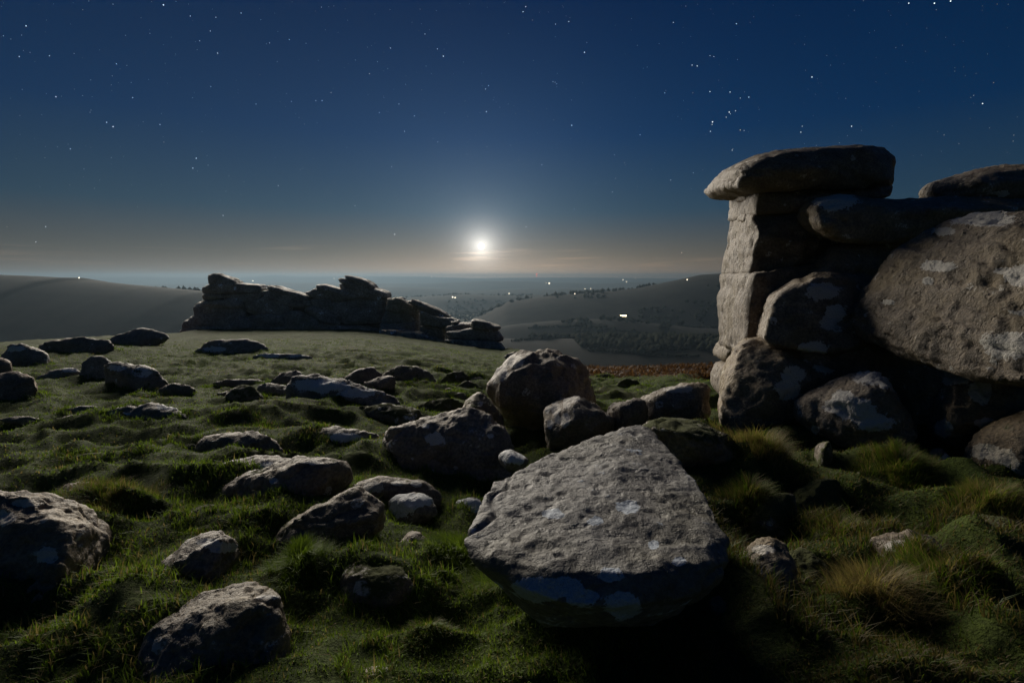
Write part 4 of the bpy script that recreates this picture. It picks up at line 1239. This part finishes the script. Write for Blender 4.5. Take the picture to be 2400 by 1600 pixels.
def build_turf():
    rng = np.random.default_rng(5)
    n = 310000
    r = np.exp(rng.uniform(np.log(1.15), np.log(34.0), n))
    th = np.radians(rng.uniform(-58, 58, n))
    x, y = r * np.sin(th), r * np.cos(th)
    keep = (bracken_mask(x, y) < 0.5)
    p = np.stack([x, y, np.zeros_like(x)], -1)
    clump = fbm(p * 2.6, 3, 55)
    keep &= (clump > -0.55 + 0.25 * rng.random(n))
    x, y, r, clump, p = x[keep], y[keep], r[keep], clump[keep], p[keep]
    # longer fringe where the turf meets the stones
    fx_, fy_ = [], []
    for (sx_, sy_, sw_, st_) in SEATS:
        k = int(np.clip(3000 * sw_ / max(sy_, 2.0), 140, 1900))
        a = rng.uniform(0, 2 * np.pi, k)
        q = rng.normal(1.0, 0.16, k)
        fx_.append(sx_ + 0.5 * sw_ * q * np.cos(a))
        fy_.append(sy_ + 0.25 * st_ + 0.42 * st_ * q * np.sin(a))
    fx_, fy_ = np.concatenate(fx_), np.concatenate(fy_)
    fringe = np.concatenate([np.zeros(len(x)), np.ones(len(fx_))])
    x, y = np.concatenate([x, fx_]), np.concatenate([y, fy_])
    r = np.hypot(x, y)
    p = np.stack([x, y, np.zeros_like(x)], -1)
    clump = np.concatenate([clump, np.full(len(fx_), 0.3)])
    n = len(x)
    z = ground_z(x, y) - 0.006
    patch = fbm(p * 0.45, 3, 66)
    h = (0.014 + 0.018 * rng.random(n) ** 2 + 0.018 * np.clip(clump, 0, 1)) * (1 + 0.02 * r) * (1 + 1.2 * fringe)
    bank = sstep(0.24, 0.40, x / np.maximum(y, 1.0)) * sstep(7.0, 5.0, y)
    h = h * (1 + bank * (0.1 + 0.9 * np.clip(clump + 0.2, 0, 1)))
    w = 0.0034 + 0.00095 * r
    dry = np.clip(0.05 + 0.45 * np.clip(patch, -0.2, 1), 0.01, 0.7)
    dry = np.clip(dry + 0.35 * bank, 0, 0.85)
    t = grass_tint(rng, n, dry) * (1 - 0.42 * bank)[:, None]  # bank tint also darkened: shade put into the blade colour
    ang = rng.uniform(0, 2 * np.pi, n)
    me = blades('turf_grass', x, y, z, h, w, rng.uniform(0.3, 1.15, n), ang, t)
    tag(link('turf_grass', me), 'short grazed moorland grass covering the ground between the stones', 'grass', None, 'stuff')


build_turf()


def build_tussocks():
    rng = np.random.default_rng(8)
    for (px_, py_, rad, mh, L, dry, lab) in TUSSOCKS:
        gx, gy, gz = pix_to_ground(px_, py_)
        gy += rad * 0.35
        n = int(2800 * min(1.0, (rad / 0.35) ** 2) + 900)
        d = rad * 1.05 * np.sqrt(rng.random(n))
        a = rng.uniform(0, 2 * np.pi, n)
        # uneven rim so that the clump is not a disc
        d = d * (0.75 + 0.3 * np.sin(a * 3 + px_) + 0.15 * np.sin(a * 7 + py_))
        x, y = gx + d * np.cos(a), gy + d * np.sin(a)
        z = ground_z(x, y) - 0.01
        h = L * rng.uniform(0.45, 1.25, n) * (1.1 - 0.45 * (np.abs(d) / rad))
        ang = a + rng.normal(0, 0.7, n)
        bend = rng.uniform(0.35, 1.25, n)
        w = rng.uniform(0.0022, 0.0048, n)
        me = blades('grass_tussock', x - gx, y - gy, z - gz, h, w, bend, ang, grass_tint(rng, n, dry), seg=3)
        tag(link('grass_tussock', me, (gx, gy, gz)), lab, 'grass tussock', 'grass tussocks among the stones')


build_tussocks()


def build_bracken():
    rng = np.random.default_rng(9)
    n = 60000
    y = np.exp(rng.uniform(np.log(11.5), np.log(75), n))
    u = rng.uniform(-0.02, 0.75, n)
    x = u * y
    p = np.stack([x, y, np.zeros_like(x)], -1)
    k = (bracken_mask(x, y) > 0.35 + 0.3 * rng.random(n)) & (fbm(p * 0.9, 3, 17) > -0.25)
    x, y, p = x[k], y[k], p[k]
    n = len(x)
    z = ground_z(x, y) - 0.02
    h = rng.uniform(0.10, 0.34, n) * (0.8 + 0.5 * fbm(p * 0.5, 2, 18))
    c1, c2 = np.array([0.055, 0.028, 0.014]), np.array([0.13, 0.07, 0.036])
    t = c1 + (c2 - c1) * rng.random((n, 1))
    me = blades('bracken', x, y, z, h, 0.03 + 0.0022 * y, rng.uniform(0.5, 1.3, n), rng.uniform(0, 6.28, n), t)
    tag(link('bracken', me), 'rust-brown dead bracken on the slope beyond the bright turf', 'bracken', None, 'stuff')


build_bracken()

# ------------------------------------------------------------------ farm lights, mast and hedges in the valley
lamp_w = emit_mat('farm_lamp_white', (1.0, 0.88, 0.66), 4.0)
lamp_y = emit_mat('farm_lamp_yellow', (1.0, 0.82, 0.45), 7.0)
lamp_r = emit_mat('mast_beacon_red', (1.0, 0.10, 0.05), 3.0)
pole_m = moor_material('dark_steel', (0.03, 0.03, 0.03), (0.05, 0.05, 0.05), 1.0)
LAMPS = [  # px, py, size px, material, what sets it apart
    (187, 653, 2.2, 'w', 'faint farm light on the crest of the dark moor hill'),
    (594, 659, 3.6, 'w', 'bright white light above the stack at the tor end'),
    (783, 653, 1.8, 'w', 'dim light over the dip in the far tor'),
    (1061, 697, 2.8, 'w', 'white farm light, first of the close pair under the moon'),
    (1067, 698, 2.8, 'w', 'white farm light, second of the close pair under the moon'),
    (1193, 688, 2.2, 'w', 'small farm light on the low misty ridge'),
    (1280, 664, 1.8, 'w', 'faint light beside the bright one below the red beacon'),
    (1287, 665, 4.2, 'w', 'bright white light below the red beacon'),
    (1347, 689, 2.0, 'w', 'small light on the shoulder of the rounded hill'),
    (1371, 677, 1.8, 'w', 'dim light, first of two above the hill shoulder'),
    (1384, 677, 1.8, 'w', 'dim light, second of two above the hill shoulder'),
    (1460, 657, 3.4, 'w', 'bright light on the pale long ridge before the rounded hill'),
    (1468, 661, 2.0, 'w', 'faint light just under the bright one on the pale ridge'),
    (1610, 656, 2.2, 'w', 'light touching the skyline where the rounded hill begins'),
    (1490, 653, 1.5, 'w', 'pinprick light on the horizon above the pale ridge'),
    (1011, 651, 1.5, 'w', 'pinprick light on the horizon beside the far tor'),
]


def lamp_mesh(name, rad, mat, flat=1.0):
    bm = bmesh.new()
    bmesh.ops.create_icosphere(bm, subdivisions=2, radius=rad)
    for v in bm.verts:
        v.co.z *= flat
    me = bpy.data.meshes.new(name)
    bm.to_mesh(me)
    bm.free()
    me.materials.append(mat)
    return me


for (px_, py_, s_, k_, lab) in LAMPS:
    p_, hit = pix_to_far(px_, py_)
    rad = 0.40 * s_ / F * p_[1]
    o = link('farm_lamp', lamp_mesh('farm_lamp', rad, lamp_w), (p_[0], p_[1] - 2 * rad, p_[2] + rad * 0.6))
    tag(o, lab, 'lamp', 'lights scattered over the valley')
# lit farm building: a row of glowing windows
p_, hit = pix_to_far(1461, 742)
fx = p_[1] / F
farm = empty('lit_farmhouse', p_)
tag(farm, 'farmhouse with a long row of glowing yellow windows in the valley', 'house')


def box_mesh(name, x0, x1, y0, y1, z0, z1, mat):
    v = [(x0, y0, z0), (x1, y0, z0), (x1, y1, z0), (x0, y1, z0), (x0, y0, z1), (x1, y0, z1), (x1, y1, z1), (x0, y1, z1)]
    f = [(0, 3, 2, 1), (4, 5, 6, 7), (0, 1, 5, 4), (1, 2, 6, 5), (2, 3, 7, 6), (3, 0, 4, 7)]
    return mesh_np(name, np.array(v, float), np.array(f), mat, smooth=False)


link('wall', box_mesh('wall', -11 * fx, 11 * fx, 0, 7, 0, 4.6 * fx, pole_m), (0, 0, 0), farm)
roof = mesh_np('roof', np.array([(-11.6 * fx, -0.5, 4.6 * fx), (11.6 * fx, -0.5, 4.6 * fx), (11.6 * fx, 7.5, 4.6 * fx), (-11.6 * fx, 7.5, 4.6 * fx), (-11.6 * fx, 3.5, 7 * fx), (11.6 * fx, 3.5, 7 * fx)]),
               np.array([(0, 1, 5, 4), (2, 3, 4, 5), (0, 3, 2, 1), (0, 4, 3, 3), (1, 2, 5, 5)]), pole_m, smooth=False)
roof.validate()
link('roof', roof, (0, 0, 0), farm)
for k in range(4):
    link('window', box_mesh('window', (-8 + 4 * k) * fx, (-5 + 4 * k) * fx, -0.4, 0.1, 0.8 * fx, 3.4 * fx, lamp_y), (0, 0, 0), farm)

# radio mast with a red beacon on the horizon
p_, hit = pix_to_far(1258, 652)
mast = empty('radio_mast', p_)
tag(mast, 'thin radio mast with a red beacon on the horizon', 'mast')
hm = 9 * p_[1] / F
link('pole', box_mesh('pole', -0.25, 0.25, -0.25, 0.25, -3, hm, pole_m), (0, 0, 0), mast)
link('beacon', lamp_mesh('beacon', 1.6 * p_[1] / F, lamp_r), (0, 0, hm), mast)
link('beacon', lamp_mesh('beacon', 1.2 * p_[1] / F, lamp_r), (0, 0, hm * 0.55), mast)

HEDGES = [  # pixel line, what sets it apart
    ([(1400, 770), (1440, 775), (1500, 781), (1560, 786)], 'dark hedgerow along the top of the pale valley fields'),
    ([(1380, 788), (1440, 794), (1500, 800), (1560, 800), (1640, 808)], 'longest dark hedgerow running through the middle of the pale valley fields'),
    ([(1395, 800), (1450, 808), (1530, 818), (1600, 822)], 'dark hedgerow under the brightest valley field'),
    ([(1500, 800), (1535, 816)], 'short cross hedge on the far side of the brightest valley field'),
    ([(1440, 794), (1470, 806)], 'short cross hedge on the moonward side of the brightest valley field'),
    ([(1380, 822), (1460, 826), (1540, 834), (1640, 836)], 'lowest hedgerow just above the bracken slope'),
    ([(1200, 800), (1290, 795), (1380, 788)], 'misty hedgerow behind the top of the domed boulder'),
    ([(1600, 765), (1690, 770)], 'faint hedgerow beside the rock tower in the dark valley'),
    ([(1240, 770), (1330, 765), (1400, 770)], 'uppermost misty hedgerow below the wooded spur')]


def build_hedges():
    rng = np.random.default_rng(21)
    octv = np.array([(1, 0, 0), (-1, 0, 0), (0, 1, 0), (0, -1, 0), (0, 0, 1), (0, 0, -1)], float)
    octf = np.array([(0, 2, 4), (2, 1, 4), (1, 3, 4), (3, 0, 4), (2, 0, 5), (1, 2, 5), (3, 1, 5), (0, 3, 5)])
    for line, lab in HEDGES:
        pts = [pix_to_far(a, b)[0] for a, b in line]
        org = pts[0]
        Q = []
        for a, b in zip(pts[:-1], pts[1:]):
            Ld = np.linalg.norm(b - a)
            Q.append(a + (b - a) * (np.arange(0, Ld, 2.2) / Ld)[:, None])
        Q = np.vstack(Q)
        Q[:, :2] += rng.normal(0, 0.8, (len(Q), 2))
        Q[:, 2] = far_z(Q[:, 0], Q[:, 1])
        sz = rng.uniform(1.6, 2.8, len(Q)) * np.where(rng.random(len(Q)) < 0.06, 2.2, 1.0)
        V = octv[None] * sz[:, None, None] * rng.uniform(0.7, 1.3, (len(Q), 6, 1)) + (Q + np.stack([0 * sz, 0 * sz, 0.6 * sz], -1) - org)[:, None]
        Fc = octf[None] + 6 * np.arange(len(Q))[:, None, None]
        me = mesh_np('hedgerow', V.reshape(-1, 3), Fc.reshape(-1, 3), M['hedge'], smooth=False)
        tag(link('hedgerow', me, org), lab, 'hedge', 'hedgerows in the valley')


build_hedges()


def build_woods():
    rng = np.random.default_rng(31)
    n = 16000
    y = np.exp(rng.uniform(np.log(380), np.log(2600), n))
    x = rng.uniform(-0.75, 0.62, n) * y
    p = np.stack([x, y, np.zeros_like(x)], -1)
    k = fbm(p * 0.006, 4, 611) + 0.25 * fbm(p * 0.03, 2, 612) > 0.04
    x, y = x[k], y[k]
    z = far_z(x, y)
    k = z < -18
    x, y, z = x[k], y[k], z[k]
    n = len(x)
    octv = np.array([(1, 0, 0), (-1, 0, 0), (0, 1, 0), (0, -1, 0), (0, 0, 1), (0, 0, -1)], float)
    octf = np.array([(0, 2, 4), (2, 1, 4), (1, 3, 4), (3, 0, 4), (2, 0, 5), (1, 2, 5), (3, 1, 5), (0, 3, 5)])
    sz = rng.uniform(2.5, 6.0, n)
    V = octv[None] * sz[:, None, None] * rng.uniform(0.6, 1.4, (n, 6, 1)) + np.stack([x, y, z + 0.6 * sz], -1)[:, None]
    Fc = octf[None] + 6 * np.arange(n)[:, None, None]
    me = mesh_np('far_woodland', V.reshape(-1, 3), Fc.reshape(-1, 3), M['hedge'], smooth=False)
    tag(link('far_woodland', me), 'dark scattered woods on the misty valley sides', 'woodland', None, 'stuff')


build_woods()

# ------------------------------------------------------------------ moon and stars
MD = 16000.0
mo_me = lamp_mesh('moon', MD * 6.5 / F, emit_mat('moon_glow', (1.0, 0.97, 0.90), 6.0))
for p in mo_me.polygons:
    p.use_smooth = True
mo = link('moon', mo_me, tuple(moon_dir * MD + Vector((0, 0, CAMZ))))
tag(mo, 'bright full moon low over the misty horizon', 'moon')

STARS = [(383, 12, 3), (61, 61, 2.6), (1232, 16, 2.4), (1226, 28, 2.6), (1039, 132, 3), (1370, 123, 3), (1140, 262, 2.6), (1340, 294, 3), (460, 371, 2.8), (452, 394, 2.6), (250, 287, 2.4), (265, 297, 2.8),
         (311, 229, 2), (131, 227, 2.4), (1670, 286, 3.4), (1709, 263, 3), (1724, 260, 2.2), (1702, 275, 2), (1665, 308, 2.4), (1664, 215, 2.6), (1711, 216, 2.6), (1755, 228, 2.4), (1622, 153, 2.4), (1634, 155, 2.6),
         (1558, 218, 2.2), (1903, 181, 3), (1996, 296, 2.8), (2303, 243, 2.6), (2190, 8, 3), (2228, 3, 3), (2130, 8, 2.6), (1726, 56, 2.6), (1333, 51, 2.2), (1138, 209, 2.2), (1145, 201, 2), (600, 244, 1.8), (652, 435, 1.8),
         (523, 505, 2.2), (925, 549, 2.6), (107, 531, 2.2), (84, 567, 2.2), (1233, 531, 2), (1598, 592, 2.2), (1735, 305, 2), (1712, 267, 1.8), (1716, 352, 2.2), (1877, 310, 2.4), (1880, 296, 2), (1302, 57, 2), (1578, 53, 2),
         (565, 31, 2.2), (510, 124, 1.8), (494, 203, 1.8), (1296, 192, 1.8), (1301, 193, 1.6), (1305, 197, 1.6), (683, 238, 1.6), (375, 292, 2), (165, 349, 2), (1735, 230, 2), (1744, 306, 1.8), (1669, 292, 2), (1664, 131, 1.8), (1673, 133, 1.8),
         (1500, 316, 2), (1440, 363, 1.6), (1572, 422, 1.8), (1625, 405, 1.8), (1736, 476, 2.2), (1435, 450, 1.8), (1346, 490, 1.6), (1270, 386, 1.8), (996, 80, 1.8), (1025, 115, 2), (915, 113, 2), (866, 173, 1.8), (740, 236, 1.8), (776, 217, 1.8), (755, 236, 2),
         (678, 93, 2), (632, 101, 1.8), (510, 126, 1.8), (948, 308, 2), (971, 272, 2), (889, 264, 1.8), (935, 244, 1.8), (1026, 333, 1.6), (918, 391, 1.8), (832, 482, 1.6), (446, 38, 2), (506, 41, 1.8), (493, 73, 1.8), (468, 96, 1.8), (273, 150, 2), (116, 131, 2), (45, 133, 2)]


def build_stars():
    rng = np.random.default_rng(77)
    st = [(a, b, s, 1.0) for a, b, s in STARS]
    for _ in range(1700):
        a, b = rng.uniform(-500, 2900), rng.uniform(-500, 640) if rng.random() < 0.85 else rng.uniform(-500, 300)
        if math.hypot(a - MOON_PX[0], b - MOON_PX[1]) < 90:
            continue
        st.append((a, b, rng.uniform(0.9, 1.7), rng.uniform(0.12, 0.6) * (1.0 if b < 450 else 0.6)))
    octv = np.array([(1, 0, 0), (-1, 0, 0), (0, 1, 0), (0, -1, 0), (0, 0, 1), (0, 0, -1)], float)
    octf = np.array([(0, 2, 4), (2, 1, 4), (1, 3, 4), (3, 0, 4), (2, 0, 5), (1, 2, 5), (3, 1, 5), (0, 3, 5)])
    D = 22000.0
    Vs, Fs, Cs = [], [], []
    for k, (a, b, s, br) in enumerate(st):
        d = pix_dir(a, b)
        d = d.normalized()
        rad = 0.40 * s / F * D
        Vs.append(octv * rad + np.array(d * D))
        Fs.append(octf + 6 * k)
        tone = rng.random()
        c = np.array([0.62, 0.80, 1.0]) * (1 - tone) + np.array([0.95, 0.97, 1.0]) * tone
        if rng.random() < 0.06:
            c = np.array([1.0, 0.8, 0.6])
        Cs.append(np.tile(c * br * (0.55 + 0.18 * s), (6, 1)))
    m, t = new_mat('starlight')
    e = t.n('ShaderNodeEmission')
    t.put(e.inputs[0], attr(t, 'tint', 'Color'))
    e.inputs[1].default_value = 0.8
    o_ = t.n('ShaderNodeOutputMaterial')
    t.t.links.new(e.outputs[0], o_.inputs[0])
    me = mesh_np('stars', np.vstack(Vs), np.vstack(Fs), m, smooth=False)
    cattr(me, 'tint', np.vstack(Cs))
    tag(link('stars', me), 'scatter of blue-white stars over the night sky', 'stars', None, 'stuff')


build_stars()
